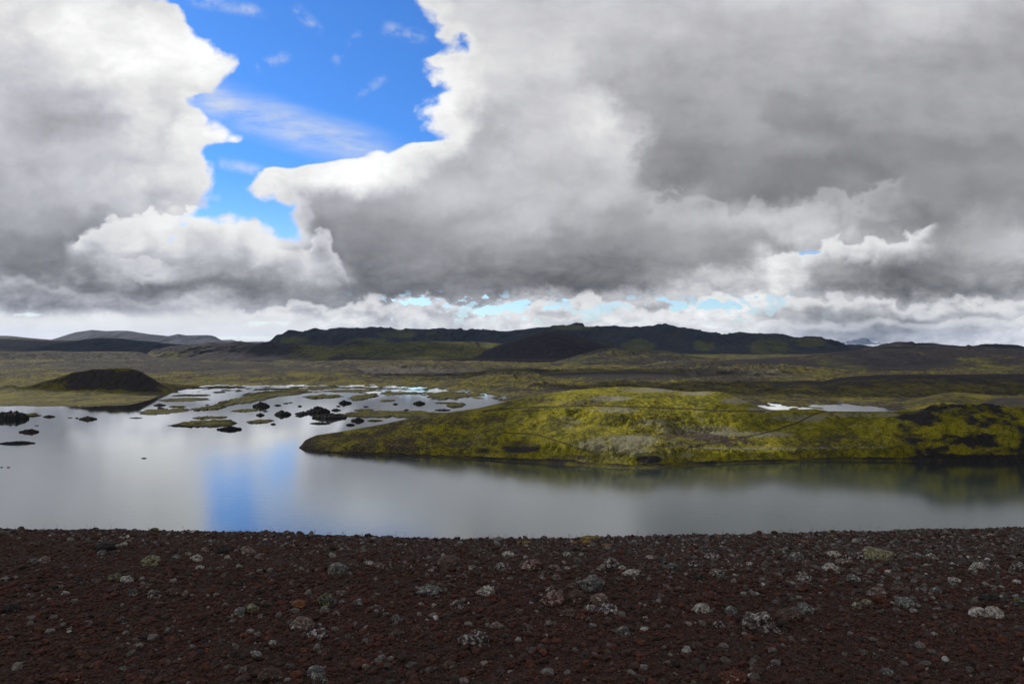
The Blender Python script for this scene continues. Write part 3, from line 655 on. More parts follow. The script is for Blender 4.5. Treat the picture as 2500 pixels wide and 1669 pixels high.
n.put(p.inputs['Base Color'], n.mixc(sn, (0.05, 0.065, 0.10), (0.42, 0.47, 0.56))); p.inputs['Roughness'].default_value = .9
ridge('snow_mountain', [(2010,850),(2035,843),(2050,843),(2074,840),(2083,834),(2090,832),(2098,830),(2106,829),(2113,829),(2125,834),(2134,838),(2143,840),(2160,844),(2200,850)], 14500, 13000, 2500, 10.0, 220, 60, (90, 420), (30, 260), m_snow, lambda px, py, T, n1, n2, st: dict(grey=.22 + .5 * n1 + .3 * sstep(px, 2110, 2125) + .2 * sstep(py, 836, 842)), 520, 1)


# ------------------------------------------------------------------ islets and lava rocks standing in the lake
def islet(name, x0, x1, yt, yb, kind, label, cat, group, seed, covers=None):
    """x0..x1 its width, yt top row, yb waterline row in the photo"""
    w_px = x1 - x0; cx = (x0 + x1) / 2
    df = F * H / (yb - CY); wid = w_px / F * df
    if kind == 'rock':
        k = 0.28; dc = df + k * wid
        h = H - (yt - CY) / F * dc
        h = min(max(h, 0.35), wid * 0.30); depth = wid * 0.48
    else:
        h = 0.4 if kind == 'flat' else 0.8
        dc = (H - h) / (yt - CY) * F
        depth = max((dc - df) * 1.15, 2.0)
    cyd = df + depth / 2; cxw = u_of(cx) * cyd
    a, b = wid / 2 * cyd / df, depth / 2
    nth = int(min(220, max(40, w_px * 1.4))); nr = 22 if w_px > 25 else 12
    th = np.linspace(0, 2 * math.pi, nth, endpoint=False)
    rr = np.concatenate([np.linspace(0.02, 1, nr), [1.12]])
    TH, RR = np.meshgrid(th, rr)
    lob = 1 + (0.75 if kind != 'rock' else 0.4) * fbm(np.cos(TH) * 3.6 + seed, np.sin(TH) * 3.6 + seed * .37, 6, .66, seed)
    lob = lob / max(1.0, lob.max() * 0.93)
    Xl = RR * np.cos(TH) * a * lob; Yl = RR * np.sin(TH) * b * lob
    Xw, Yw = Xl + cxw, Yl + cyd
    e = np.clip(1 - RR, 0, 1)
    if kind == 'rock':
        sc_ = max(wid * 0.16, 0.5)
        z = h * 0.60 * (e ** 0.85) * (0.55 + 1.0 * ridged(Xw / sc_ / 2, Yw / sc_ / 2, 4, .6, seed)) + 0.38 * h * ridged(Xw / sc_ * 1.3, Yw / sc_ * 1.3, 4, .7, seed + 3) * (e > 0)
    else:
        z = h * np.minimum(1, e * 3.2) ** 0.6 * (0.75 + 0.25 * e) + (0.22 if kind == 'flat' else 0.55) * h * fbm(Xw / 5, Yw / 5, 4, .55, seed) * np.minimum(1, e * 4)
        z = z + 0.45 * ridged(Xw / 2.4, Yw / 2.4, 3, .6, seed + 4) * np.minimum(1, e * 4)
    if kind != 'rock': z = z + 1.5 * h * fbm(Xw / 7 + seed, Yw / 13, 4, .6, seed + 11) * sstep(RR, .1, .5) - .12
    z = np.where(RR > 1.01, -0.8, np.where(RR > 0.99, -0.08, z + 0.02))
    n, m = Xw.shape
    v = np.stack([Xl.ravel(), Yl.ravel(), z.ravel()], 1)
    i = np.arange(n - 1)[:, None] * m + np.arange(m)[None, :]
    j = np.arange(n - 1)[:, None] * m + (np.arange(m)[None, :] + 1) % m
    fc = np.stack([i.ravel(), (i + m).ravel(), (j + m).ravel(), j.ravel()], 1)
    v = np.vstack([v, [[0, 0, z[0].mean()]]]); ci = len(v) - 1
    n1 = fbm(Xw / 7, Yw / 7, 4, .55, seed + 7).ravel(); n2 = fbm(Xw / 2.2, Yw / 2.2, 3, .6, seed + 8).ravel()
    zz = z.ravel()
    if kind == 'rock': cov = dict(moss=0.30 + .5 * n1, grey=-.3 + .3 * n2, rock=0.75 + .3 * n2)
    else: cov = dict(moss=0.85 + .4 * n1, grey=-.2 + .3 * n2, rock=0.05 + .3 * n2 + 1.1 * sstep(zz, h * .62, h * .22))
    cov = {k_: np.append(np.broadcast_to(v_, zz.shape), v_.mean() if np.ndim(v_) else v_) for k_, v_ in cov.items()}
    cov['path'] = np.zeros(len(v))
    me = mesh_np(name, v, fc, M_isl, True, cov)
    o = bpy.data.objects.new(name, me); col.objects.link(o); o.location = (cxw, cyd, 0)
    tag(o, label, cat, group); return o
ISL = [
 # grassy islets
 (597,752,951,971,'grass','widest grassy islet in the upper marsh with dark broken rim'),
 (740,840,962,974,'grass','low dark grassy tongue off the right end of the widest upper islet'),
 (780,932,950,958,'flat','long thin grass bar lying against the far marsh shore'),
 (856,922,959,979,'grass','dark humped islet below the thin far grass bars'),
 (920,1042,956,964,'flat','very long thin brown grass bar at the upper right of the marsh'),
 (1038,1155,956,977,'grass','large flat mossy islet with a black rocky front, rightmost of the far row'),
 (1056,1120,981,985,'flat','thin dark bar just in front of the large black-fronted islet'),
 (1086,1140,982,995,'grass','dark low islet beside the blue pool at the right end of the marsh'),
 (811,1110,1001,1021,'grass','longest green islet running in behind the tip of the peninsula'),
 (865,912,997,1004,'flat','small dark grassy bar directly behind the long green islet'),
 (600,668,1023,1035,'flat','narrow yellow-green bar with a black rock at its right end'),
 (419,586,1024,1045,'grass','smooth green lens-shaped islet nearest the open lake'),
 (466,558,1015,1023,'flat','thin dark bar just behind the green lens-shaped islet'),
 (474,545,989,1003,'grass','small round green islet topped by dark rocks, left of the tall one'),
 (562,655,962,993,'grass','tall green mound islet in the middle of the marsh'),
 (566,634,997,1006,'flat','flat dark islet just below the tall green mound'),
 (337,465,996,1014,'flat','slanting olive grass bar off the shadowed left shore'),
 (387,520,970,981,'flat','long brown-green bar reaching right from the foot of the left hill'),
 (519,552,955,959,'flat','tiny flat bar alone in the bright upper water'),
 (411,456,990,994,'flat','thin reddish bar above the slanting olive bar'),
 (925,965,975,981,'flat','small low green islet in open water right of the dark humped one'),
 (620,800,947,951,'flat','hair-thin grass bar along the farthest strip of water'),
 (415,520,962,967,'flat','low strip of grass off the point of the left hill'),
 # rocks
 (618,661,974,993,'rock','pointed black rock pile at the right foot of the tall green mound'),
 (826,858,974,985,'rock','small dark cone-shaped rock below the lower grassy tongue'),
 (1008,1038,972,986,'rock','spiky black rock with low skerries, left of the blue pool'),
 (747,808,990,1008,'rock','big dark mound rock with a long thin tail on its left'),
 (808,832,996,1002,'rock','small flat black rock just right of the tailed dark mound'),
 (764,850,1006,1022,'rock','broken black rocks fringing the left end of the longest green islet'),
 (980,999,998,1008,'rock','rounded grey boulder standing on the longest green islet'),
 (719,763,1003,1011,'rock','ragged dark rocks between the black cone and the long islet'),
 (721,744,1011,1016,'rock','small black rock under the ragged dark rocks'),
 (856,890,1017,1028,'rock','dark rock in open water below the longest green islet'),
 (895,938,1024,1028,'flat','thin black skerry right of the rock below the long islet'),
 (756,808,1029,1035,'rock','low black reef with a long flat left half'),
 (844,867,1032,1038,'rock','small toothed black rock nearest the peninsula tip'),
 (670,712,999,1013,'rock','largest isolated black cone rock with a mirror image'),
 (625,646,1007,1014,'rock','small black rock left of the isolated black cone'),
 (660,674,1023,1036,'rock','knob of black rock at the end of the yellow-green bar'),
 (531,591,1038,1050,'rock','black double-peaked rock in front of the lens-shaped islet'),
 (106,134,1012,1018,'rock','small low black rock between the left islet and the twin reef'),
 (193,237,1015,1024,'rock','flat black reef with a notched top in the left lake'),
 (183,193,1018,1021,'rock','tiny black rock touching the left end of the notched reef'),
 (165,178,1018,1020,'rock','tiny black speck of rock well left of the notched reef'),
 (47,95,1045,1056,'rock','slanting black skerry in the left lake'),
 (-2,84,1075,1085,'rock','long low dark skerry nearest the left edge'),
 (84,95,1037,1039,'rock','tiny flat rock above the slanting skerry'),
 (316,348,1018,1021,'rock','thin black rocks under the slanting olive bar'),
 (374,405,984,990,'rock','dark rock left of the small round green islet'),
 (383,402,993,997,'rock','small dark rock beneath the reddish bar'),
 (353,391,998,1001,'rock','thin dark rock over the slanting olive bar'),
 (345,358,1116,1119,'rock','lone tiny rock in the middle of the open lake'),
 (0,8,1138,1141,'rock','tiny rock at the very left edge of the near lake'),
 (16,25,1138,1141,'rock','tiny rock second from the left edge of the near lake'),
 (958,972,983,987,'rock','tiny black rock in the bright water above the long islet'),
 (1060,1100,997,1002,'rock','black rock by the right end of the longest green islet'),
 (795,830,940,944,'rock','dark rock spit at the far water strip'),
 (886,900,990,993,'rock','small low rock in the pale water left of the spiky rock'),
 (820,832,989,992,'rock','tiny flat rock right of the tailed mound in pale water'),
 (726,738,988,992,'rock','tiny rock on the left of the tailed dark mound'),
 (690,706,982,985,'rock','low rock right of the pointed black pile'),
 (668,688,986,990,'rock','dark stone close right of the pointed black pile'),
 (640,655,1001,1004,'rock','small stone above the isolated black cone'),
 (703,716,981,983,'rock','tiny rock farthest right of the pointed pile'),
 (500,512,986,988,'rock','tiny dark stone above the small round islet'),
 (985,1000,998,1001,'rock','dark stone just beyond the grey boulder'),
]
for i, (x0, x1, yt, yb, kd, lab) in enumerate(ISL):
    rk = kd == 'rock' or 'skerry' in lab
    islet('lava_rock' if rk else 'islet', x0, x1, yt, yb, kd, lab, 'rock' if rk else 'islet', 'lava rocks standing in the lake' if rk else 'grassy islets in the marsh', 600 + i)
# left islet with its broken crown
islet('islet', -45, 78, 1008, 1028, 'grass', 'rocky islet cut by the left edge with ragged black crown', 'islet', 'grassy islets in the marsh', 700)
islet('lava_rock', -20, 70, 997, 1024, 'rock', 'ragged black rocks crowning the islet at the left edge', 'rock', 'lava rocks standing in the lake', 701)
# small boulder on the moor and one beside the trail
# ------------------------------------------------------------------ rocks
def ico(sub):
    t = (1 + 5 ** .5) / 2
    v = [(-1,t,0),(1,t,0),(-1,-t,0),(1,-t,0),(0,-1,t),(0,1,t),(0,-1,-t),(0,1,-t),(t,0,-1),(t,0,1),(-t,0,-1),(-t,0,1)]
    f = [(0,11,5),(0,5,1),(0,1,7),(0,7,10),(0,10,11),(1,5,9),(5,11,4),(11,10,2),(10,7,6),(7,1,8),(3,9,4),(3,4,2),(3,2,6),(3,6,8),(3,8,9),(4,9,5),(2,4,11),(6,2,10),(8,6,7),(9,8,1)]
    v = [np.array(p) / np.linalg.norm(p) for p in v]
    for _ in range(sub):
        mid = {}; nf = []
        def mp(a, b):
            k = (min(a, b), max(a, b))
            if k not in mid:
                p = v[a] + v[b]; v.append(p / np.linalg.norm(p)); mid[k] = len(v) - 1
            return mid[k]
        for a, b, c in f:
            x, y, z = mp(a, b), mp(b, c), mp(c, a)
            nf += [(a, x, z), (b, y, x), (c, z, y), (x, y, z)]
        f = nf
    return np.array(v), np.array(f)
ICO = {k: ico(k) for k in (1, 2, 3, 4)}
def rock_mesh(name, w, d, h, shape, seed, mat, sub=4):
    v, f = ICO[sub]; r = np.random.default_rng(seed)
    p = v.copy(); o = r.uniform(0, 50, 3)
    if shape == 'angular':
        for _ in range(11):
            nn = r.normal(size=3); nn /= np.linalg.norm(nn); dd = r.uniform(.55, .85)
            k = p @ nn; ex = np.maximum(k - dd, 0); p = p - nn[None, :] * (ex * 0.93)[:, None]
        amp = .10
    elif shape == 'round': amp = .16
    elif shape == 'flat': amp = .30
    else:
        amp = .34
        for _ in range(6):
            nn = r.normal(size=3); nn /= np.linalg.norm(nn); dd = r.uniform(.65, .9)
            k = p @ nn; ex = np.maximum(k - dd, 0); p = p - nn[None, :] * (ex * 0.75)[:, None]
    q = v * 1.6 + o
    dsp = fbm3(q[:, 0], q[:, 1], q[:, 2], 4, .55, seed % 97) * amp * 1.6
    q2 = v * 7 + o
    dsp = dsp + (1 - 2 * np.abs(fbm3(q2[:, 0], q2[:, 1], q2[:, 2], 3, .6, 5))) * (0.05 if shape in ('lumpy', 'flat') else 0.018)
    p = p * (1 + dsp)[:, None]
    p = (p - (p.max(0) + p.min(0)) / 2) / (p.max(0) - p.min(0))
    p = p * np.array([w, d, h])
    p[:, 2] += h * 0.26                       # lower quarter is bedded in the cinders
    return mesh_np(name, p, f, mat, shape != 'angular' or sub > 3)
def rock_mat(name, base, base2, lichen=(0.36, 0.36, 0.33), la=0.2, moss=0.0):
    m, n, p = new_mat(name)
    c = n.n('ShaderNodeTexCoord').outputs['Object']
    a = n.noise(c, 14, 6, .65); b = n.noise(c, 60, 5, .7); e = n.noise(c, 26, 7, .72, .3)
    k = n.mixc(n.lin(a, .35, .65), base, base2)
    k = n.mixc(n.m('MULTIPLY', n.ss(e, 0.60 - la * 0.35, 0.70 - la * 0.35), 0.8), k, lichen)
    if moss: k = n.mixc(n.ss(n.noise(c, 18, 5, .6, .5), 0.62 - moss * .3, .70 - moss * .3), k, (0.105, 0.100, 0.040))
    k = n.mixc(1.0, k, n.ramp(b, [(.38, (.45,) * 3), (.62, (1.5, 1.42, 1.36))]), 'MULTIPLY')
    n.put(p.inputs['Base Color'], k); p.inputs['Roughness'].default_value = .95; p.inputs['Specular IOR Level'].default_value = .2
    bump(n, p, n.m('ADD', b, n.m('MULTIPLY', a, 1.5)), 0.012, 1.0)
    return m
RM = dict(
 dark=rock_mat('dark_basalt', (.014,.013,.014), (.032,.029,.029), la=.05),
 grey=rock_mat('grey_basalt', (.060,.060,.062), (.105,.103,.103), la=.22),
 pale=rock_mat('pale_lichen_stone', (.10,.092,.084), (.17,.16,.15), lichen=(.42,.41,.38), la=.42),
 speck=rock_mat('speckled_scoria', (.030,.022,.022), (.075,.058,.056), lichen=(.40,.38,.38), la=.32),
 pink=rock_mat('pinkish_scoria', (.085,.058,.052), (.13,.10,.094), la=.2),
 brown=rock_mat('brown_scoria', (.045,.030,.026), (.085,.058,.05), la=.08),
 red=rock_mat('red_scoria', (.060,.020,.013), (.085,.032,.022), la=.10),
 redw=rock_mat('red_scoria_lichen', (.065,.026,.020), (.095,.048,.040), lichen=(.34,.29,.28), la=.32),
 yel=rock_mat('yellow_lichen_stone', (.075,.072,.055), (.14,.135,.10), lichen=(.32,.31,.20), la=.35, moss=.35),
 moss=rock_mat('mossy_dark_stone', (.03,.03,.028), (.06,.06,.055), lichen=(.25,.26,.22), la=.25, moss=.45),
 orange=rock_mat('orange_scoria', (.12,.050,.022), (.16,.075,.035), la=.0))

# ------------------------------------------------------------------ foreground cinder slope
EYE = 1.6; SL = 0.14
rim = smooth_interp([(-900,1296),(-300,1290),(0,1288),(372,1293),(681,1297),(905,1306),(1064,1311),(1383,1312),(1703,1303),(2129,1293),(2500,1285),(2900,1280),(3600,1282)], 60)
_rim0 = rim
rim = lambda x: _rim0(x) + 3 + 3.0 * fbm(np.asarray(x, float) / 170.0, np.asarray(x, float) * 0 + 3, 3, .5, 66)
def ground_z(x, y, fine=True):
    yy = np.maximum(y, 0.6)
    s = (rim(np.clip(CX + F * x / yy, -900, 3500)) - CY) / F
    yb = EYE / (s - SL) - 0.25
    d = np.maximum(y - yb, 0)
    z = H - EYE - SL * y - np.where(d < 1.6, 0.19 * d * d, 0.19 * 1.6 ** 2 + (d - 1.6) * 0.608)
    z = z + 0.030 * fbm(x / 1.7, y / 1.7, 3, .5, 71) + 0.012 * fbm(x / .35, y / .35, 3, .5, 72)
    return z
def hit(sx, sy):
    """where the line of sight through a photo point meets the slope"""
    s = (sy - CY) / F; y = EYE / (s - SL)
    y = min(max(y, 2), 12.6); x = (sx - CX) / F * y
    return x, y
def gravel_mat():
    m, n, p = new_mat('red_cinder')
    P = pos(n)
    a = n.noise(P, 1.1, 5, .6); b = n.noise(P, 28, 6, .7); c = n.noise(P, 110, 3, .6)
    vo = n.n('ShaderNodeTexVoronoi'); vo.inputs['Scale'].default_value = 55; n.put(vo.inputs['Vector'], P)
    vb = n.n('ShaderNodeRGBToBW'); n.t.links.new(vo.outputs['Color'], vb.inputs[0])
    sp = n.n('ShaderNodeSeparateXYZ'); n.t.links.new(P, sp.inputs[0])
    k = n.mixc(n.lin(a, .35, .65), (.042, .0165, .0120), (.031, .0190, .0155))
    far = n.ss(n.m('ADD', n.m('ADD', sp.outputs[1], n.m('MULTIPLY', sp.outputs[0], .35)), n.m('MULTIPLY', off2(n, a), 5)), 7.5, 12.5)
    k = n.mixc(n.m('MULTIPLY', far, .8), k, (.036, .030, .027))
    k = n.mixc(1.0, k, n.ramp(vb.outputs[0], [(.15, (.45,) * 3), (.5, (1.0,) * 3), (.85, (1.7, 1.6, 1.6))]), 'MULTIPLY')
    k = n.mixc(1.0, k, n.ramp(b, [(.35, (.6,) * 3), (.65, (1.35,) * 3)]), 'MULTIPLY')
    n.put(p.inputs['Base Color'], k); p.inputs['Roughness'].default_value = .95; p.inputs['Specular IOR Level'].default_value = .2
    bump(n, p, n.m('ADD', n.m('SUBTRACT', 1.0, vo.outputs['Distance']), n.m('MULTIPLY', b, 1.2)), 0.02, 1.0)
    return m
def off2(n, a): return n.m('SUBTRACT', a, 0.5)
M_cinder = gravel_mat()
def foreground():
    u = np.linspace(-1.35, 1.35, 1100)
    y = np.concatenate([np.geomspace(1.1, 16, 520), np.geomspace(16.4, 90, 60)])
    Yw, Ug = np.meshgrid(y, u, indexing='ij'); Xw = Ug * Yw
    Zw = ground_z(Xw, Yw)
    near = sstep(Yw, 22, 14)
    Zw = Zw + near * (0.010 * fbm(Xw / .09, Yw / .09, 3, .6, 73) + 0.006 * ridged(Xw / .035, Yw / .035, 2, .6, 74)) + (1 - near) * .6 * fbm(Xw / 6, Yw / 6, 4, .5, 75)
    Zw = np.maximum(Zw, -4)
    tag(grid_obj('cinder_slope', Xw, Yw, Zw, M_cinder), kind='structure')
    # the hilltop the photographer stands on
    x = np.linspace(-60, 60, 61); yy = np.linspace(-60, 1.3, 40)
    YY, XX = np.meshgrid(yy, x, indexing='ij')
    tag(grid_obj('hilltop', XX, YY, H - EYE - 0.02 - SL * YY * sstep(YY, -6, 1.3) - 0.006 * np.maximum(np.abs(XX) - 8, 0) ** 2 - .004 * np.maximum(-YY - 8, 0) ** 2, M_cinder), kind='structure')
foreground()

# (photo column, photo row, width, height/width, shape, colour, label)
HR = [
 (367,1368,45,.55,'lumpy','yel','yellowish lichened rock standing alone in the upper left of the slope'),
 (253,1333,48,.42,'round','dark','nearly black rounded rock near the rim at upper left'),
 (52,1288,16,.6,'round','brown','small rounded stone on the rim by the left edge'),
 (85,1329,31,.35,'flat','brown','flat brownish stone just under the rim at far left'),
 (80,1371,27,.45,'flat','grey','left of two touching grey stones at far upper left'),
 (109,1370,27,.65,'round','pink','right of two touching stones at far upper left'),
 (286,1408,40,.5,'lumpy','moss','dark lumpy half of a pale-and-dark rock pair, left side'),
 (310,1413,34,.5,'flat','pale','cream lichened stone against a dark lumpy rock, left side'),
 (323,1446,28,.7,'angular','grey','clean grey triangular stone in the left rock cluster'),
 (287,1432,30,.55,'lumpy','brown','brown stone just above the grey triangular one'),
 (356,1434,36,.35,'flat','brown','low flat stone right of the grey triangular one'),
 (378,1421,36,.45,'lumpy','brown','dull brown rock at the top right of the left cluster'),
 (375,1451,34,.6,'lumpy','speck','speckled stone at the bottom of the left cluster'),
 (423,1446,40,.5,'lumpy','brown','lumpy brown stone right of the speckled one in the left cluster'),
 (452,1449,17,.8,'lumpy','yel','small greenish white stone ending the left cluster'),
 (479,1362,34,.5,'lumpy','pale','pale mottled stone in the upper left slope'),
 (461,1353,17,.55,'lumpy','yel','tiny yellow-grey stone touching the pale mottled one'),
 (429,1359,24,.4,'flat','grey','small flat grey stone left of the pale mottled stone'),
 (487,1384,22,.35,'flat','pale','thin pale stone below the pale mottled stone'),
 (302,1325,18,.4,'flat','pale','small flat pale stone by the black rounded rock near the rim'),
 (247,1349,20,.6,'round','grey','grey stone in front of the black rounded rock near the rim'),
 (226,1347,18,.6,'round','red','reddish stone left of the black rounded rock near the rim'),
 (601,1423,34,.5,'lumpy','dark','dark lumpy stone alone in the left middle of the slope'),
 (545,1346,28,.5,'round','dark','dark stone just under the rim left of centre'),
 (607,1347,36,.4,'flat','pink','flat pinkish stone just under the rim left of centre'),
 (600,1339,30,.4,'flat','pink','second flat pinkish stone directly behind the first'),
 (500,1344,18,.6,'round','pink','small round stone below the left rim'),
 (555,1359,14,.6,'round','pale','very small pale stone beneath the flat pinkish ones'),
 (824,1391,44,.68,'angular','grey','sharp-edged blue-grey boulder left of centre'),
 (862,1383,32,.55,'lumpy','brown','brown mottled stone right of the sharp blue-grey boulder'),
 (923,1383,30,.55,'lumpy','pink','pinkish stone two places right of the sharp blue-grey boulder'),
 (900,1373,24,.35,'flat','pale','thin pale stone above the pinkish one'),
 (1099,1373,58,.62,'angular','brown','large dull brown faceted boulder upper centre'),
 (1083,1392,16,.7,'round','brown','small pebble at the foot of the large dull brown boulder'),
 (1187,1443,48,.5,'lumpy','pale','white crusted rock right of the bottom-centre slope'),
 (1201,1458,28,.55,'lumpy','red','red stone tucked under the white crusted rock'),
 (1048,1440,60,.35,'flat','grey','broad flat dull grey slab centre'),
 (1078,1432,24,.7,'lumpy','brown','upright brown lump on the right end of the flat grey slab'),
 (1116,1476,34,.65,'lumpy','speck','white-topped dark stone below the flat grey slab'),
 (922,1484,34,.55,'lumpy','speck','white-topped stone in the centre left'),
 (966,1507,21,.75,'round','grey','small rounded grey stone below the white-topped one'),
 (739,1523,60,.55,'round','pink','big rounded grey-pink boulder centre left'),
 (775,1548,52,.45,'flat','speck','dark flat rock in front of the big grey-pink boulder'),
 (835,1448,29,.45,'flat','pink','flat tan stone right of the moss-spotted rock'),
 (798,1464,44,.65,'lumpy','moss','dark rock spotted with bright green moss, left of centre'),
 (793,1488,26,.5,'round','grey','smooth grey stone below the moss-spotted rock'),
 (819,1497,24,.55,'lumpy','pink','pinkish stone below right of the moss-spotted rock'),
 (870,1471,28,.5,'lumpy','grey','grey stone right of the moss-spotted rock'),
 (729,1475,32,.65,'lumpy','orange','orange-brown stone left of the moss-spotted rock'),
 (612,1485,38,.6,'lumpy','yel','yellow-grey lichened stone in the left centre pair'),
 (583,1495,32,.65,'angular','grey','plain grey angular stone in the left centre pair'),
 (638,1503,22,.5,'flat','pink','small pinkish stone right of the left centre pair'),
 (1157,1557,80,.5,'lumpy','speck','big black and white rock at the lower centre'),
 (660,1647,56,.6,'angular','brown','brown wedge-shaped boulder at the bottom left of centre'),
 (771,1638,44,.55,'round','grey','upper smooth grey boulder of the touching pair at the bottom'),
 (782,1655,38,.6,'lumpy','grey','lower whitish-grey boulder of the touching pair at the bottom'),
 (27,1485,36,.6,'round','dark','dark rounded rock by the left edge'),
 (215,1517,22,.5,'flat','pink','small pale pinkish stone in the lower left'),
 (128,1433,28,.5,'lumpy','dark','dark stone beside a small tan pebble at left'),
 (149,1430,16,.7,'round','pink','small tan pebble beside a dark stone at left'),
 (190,1415,28,.5,'round','dark','low dark stone between the left cluster and the left edge'),
 (966,1549,36,.6,'lumpy','brown','brown mottled stone left of the big black and white rock'),
 (883,1612,44,.4,'flat','red','flat rusty red slab at the lower centre left'),
 (1016,1533,28,.5,'round','brown','tan-brown stone above left of the big black and white rock'),
 (1096,1622,38,.55,'round','brown','dull rounded stone at the bottom below the black and white rock'),
 (1212,1527,40,.4,'flat','pink','flat light stone above right of the black and white rock'),
 (1214,1616,14,.5,'round','brown','small pebble at the bottom centre'),
 (330,1578,20,.65,'lumpy','orange','small orange stone in the lower left'),
 (145,1592,16,.6,'lumpy','orange','tiny orange stone at the lower left'),
 (506,1590,14,.8,'lumpy','orange','bright orange sliver of stone left of the bottom centre'),
 (165,1655,50,.5,'lumpy','red','dark red lump at the bottom left'),
 (300,1632,26,.4,'flat','grey','flat grey stone at the bottom left'),
 (1060,1478,14,.7,'round','pale','very small white stone left of the white-topped dark stone'),
 (1295,1382,50,.5,'lumpy','redw','bushy-looking pink lichened rock right of the upper centre'),
 (1492,1374,42,.6,'lumpy','speck','grey and white pyramid-shaped rock upper centre right'),
 (1473,1381,26,.45,'flat','pale','white crust stone at the left foot of the pyramid-shaped rock'),
 (1517,1385,26,.4,'flat','pale','white crust stone at the right foot of the pyramid-shaped rock'),
 (1543,1397,52,.28,'flat','pale','long flat pale slab right of centre'),
 (1560,1379,28,.35,'flat','brown','thin brown stone behind the long flat pale slab'),
 (1350,1384,34,.3,'flat','pink','thin pinkish slab between the bushy pink rock and the pyramid rock'),
 (1384,1386,18,.4,'flat','pale','small pale crust next to the thin pinkish slab'),
 (1444,1424,64,.55,'lumpy','grey','large knobbly grey rock at the back of the centre cluster'),
 (1394,1432,36,.6,'round','brown','brown rounded rock left of the knobbly grey one'),
 (1346,1437,28,.7,'lumpy','speck','speckled stone at the back left of the centre cluster'),
 (1408,1456,46,.68,'round','brown','egg-shaped brown boulder in the centre cluster'),
 (1351,1462,62,.55,'lumpy','redw','rusty red rock with white crust in the centre cluster'),
 (1463,1461,44,.58,'round','pink','rose-coloured round boulder in the centre cluster'),
 (1441,1483,30,.5,'lumpy','pale','pale stone under the rose-coloured boulder'),
 (1483,1486,56,.45,'lumpy','speck','black and white crusted rock under the rose-coloured boulder'),
 (1388,1497,48,.38,'flat','brown','flat brown slab at the front of the centre cluster'),
 (1420,1505,34,.4,'flat','red','flat red stone at the front right of the centre cluster'),
 (1268,1491,18,.8,'lumpy','pink','small upright pinkish stone left of the centre cluster'),
 (1358,1408,28,.45,'flat','pink','flat striped stone above the centre cluster'),
 (1521,1540,34,.7,'round','grey','lone rounded light-grey stone below the centre cluster'),
 (1353,1522,14,.5,'round','pink','tiny pinkish pebble below the centre cluster'),
 (1332,1551,12,.6,'round','pale','tiny whitish pebble below the centre cluster'),
 (1710,1483,44,.48,'lumpy','pale','creamy crusted stone left of the biggest white-speckled boulder'),
 (1784,1488,30,.72,'round','grey','rounded grey stone above left of the biggest boulder'),
 (1851,1515,94,.56,'lumpy','speck','biggest boulder in view, dark red with white speckles'),
 (1753,1524,36,.48,'lumpy','speck','grey speckled stone at the left of the biggest boulder'),
 (1787,1533,34,.55,'lumpy','brown','brown stone touching the left foot of the biggest boulder'),
 (1789,1549,14,.5,'round','grey','pebble at the lower left foot of the biggest boulder'),
 (1925,1501,64,.48,'round','brown','smooth tan-brown boulder right of the biggest boulder'),
 (1963,1486,52,.5,'lumpy','grey','dim grey boulder behind the smooth tan-brown one'),
 (1912,1523,30,.5,'round','dark','dark stone under the smooth tan-brown boulder'),
 (1944,1359,38,.6,'round','grey','rounded grey rock in the upper right'),
 (2037,1351,34,.42,'flat','pale','left light stone in the line left of the yellow slab rock'),
 (2070,1357,26,.45,'lumpy','speck','speckled stone in the middle of the line left of the yellow slab rock'),
 (2097,1354,32,.55,'lumpy','speck','stone touching the left end of the yellow slab rock'),
 (2144,1351,68,.42,'angular','yel','wide yellow-lichened slab rock in the upper right'),
 (2060,1370,44,.3,'flat','pink','low pinkish bed of stone above the white crusted stone at right'),
 (2029,1384,42,.45,'lumpy','pale','white crusted stone in the upper right'),
 (1968,1376,28,.6,'lumpy','pink','pinkish lumpy stone left of the white crusted one'),
 (2080,1414,26,.95,'angular','grey','upright grey stone standing on end at right'),
 (2192,1407,48,.38,'flat','brown','flat brown slab at right under the yellow slab rock'),
 (2141,1446,54,.4,'flat','pink','flat pinkish white rock of the right cluster'),
 (2150,1462,34,.6,'lumpy','red','dark red rock under the flat pinkish white one'),
 (2115,1470,30,.5,'lumpy','yel','pale yellow stone of the right cluster'),
 (2092,1480,28,.65,'lumpy','yel','yellow-green lichened stone at the left end of the right cluster'),
 (2196,1441,42,.35,'flat','brown','low stone above right of the right cluster'),
 (2208,1469,50,.48,'round','grey','rounded grey-brown boulder right of the red rock'),
 (2250,1357,28,.5,'lumpy','grey','grey stone in the row right of the yellow slab rock'),
 (2272,1354,22,.65,'lumpy','pale','white stone ending the row right of the yellow slab rock'),
 (2388,1383,34,.6,'lumpy','pale','white and black crusted rock near the right edge'),
 (2375,1393,26,.4,'flat','pale','flat pale stone in front of the white and black rock'),
 (2434,1384,16,.7,'lumpy','pale','small white stone between the white and black rock and the right edge'),
 (2484,1384,34,.75,'lumpy','speck','tall speckled rock cut by the right edge'),
 (2333,1419,32,.4,'flat','pale','pale flat stone below the white and black rock'),
 (1963,1413,44,.38,'lumpy','speck','low white-topped dark rock left of the upright grey stone'),
 (2005,1417,26,.3,'flat','brown','thin brown stone right of the low white-topped rock'),
 (1750,1399,38,.5,'lumpy','speck','speckled grey rock halfway up between centre and right'),
 (1712,1412,30,.55,'lumpy','dark','dark stone left of the speckled grey rock'),
 (2386,1492,40,.65,'angular','pale','left of two pale sharp-edged blocks at right'),
 (2428,1493,46,.52,'angular','pale','right of two pale sharp-edged blocks at right'),
 (2335,1533,50,.45,'lumpy','brown','rusty brown stone below the two pale blocks'),
 (2320,1543,22,.4,'lumpy','moss','mossy stone touching the rusty brown one'),
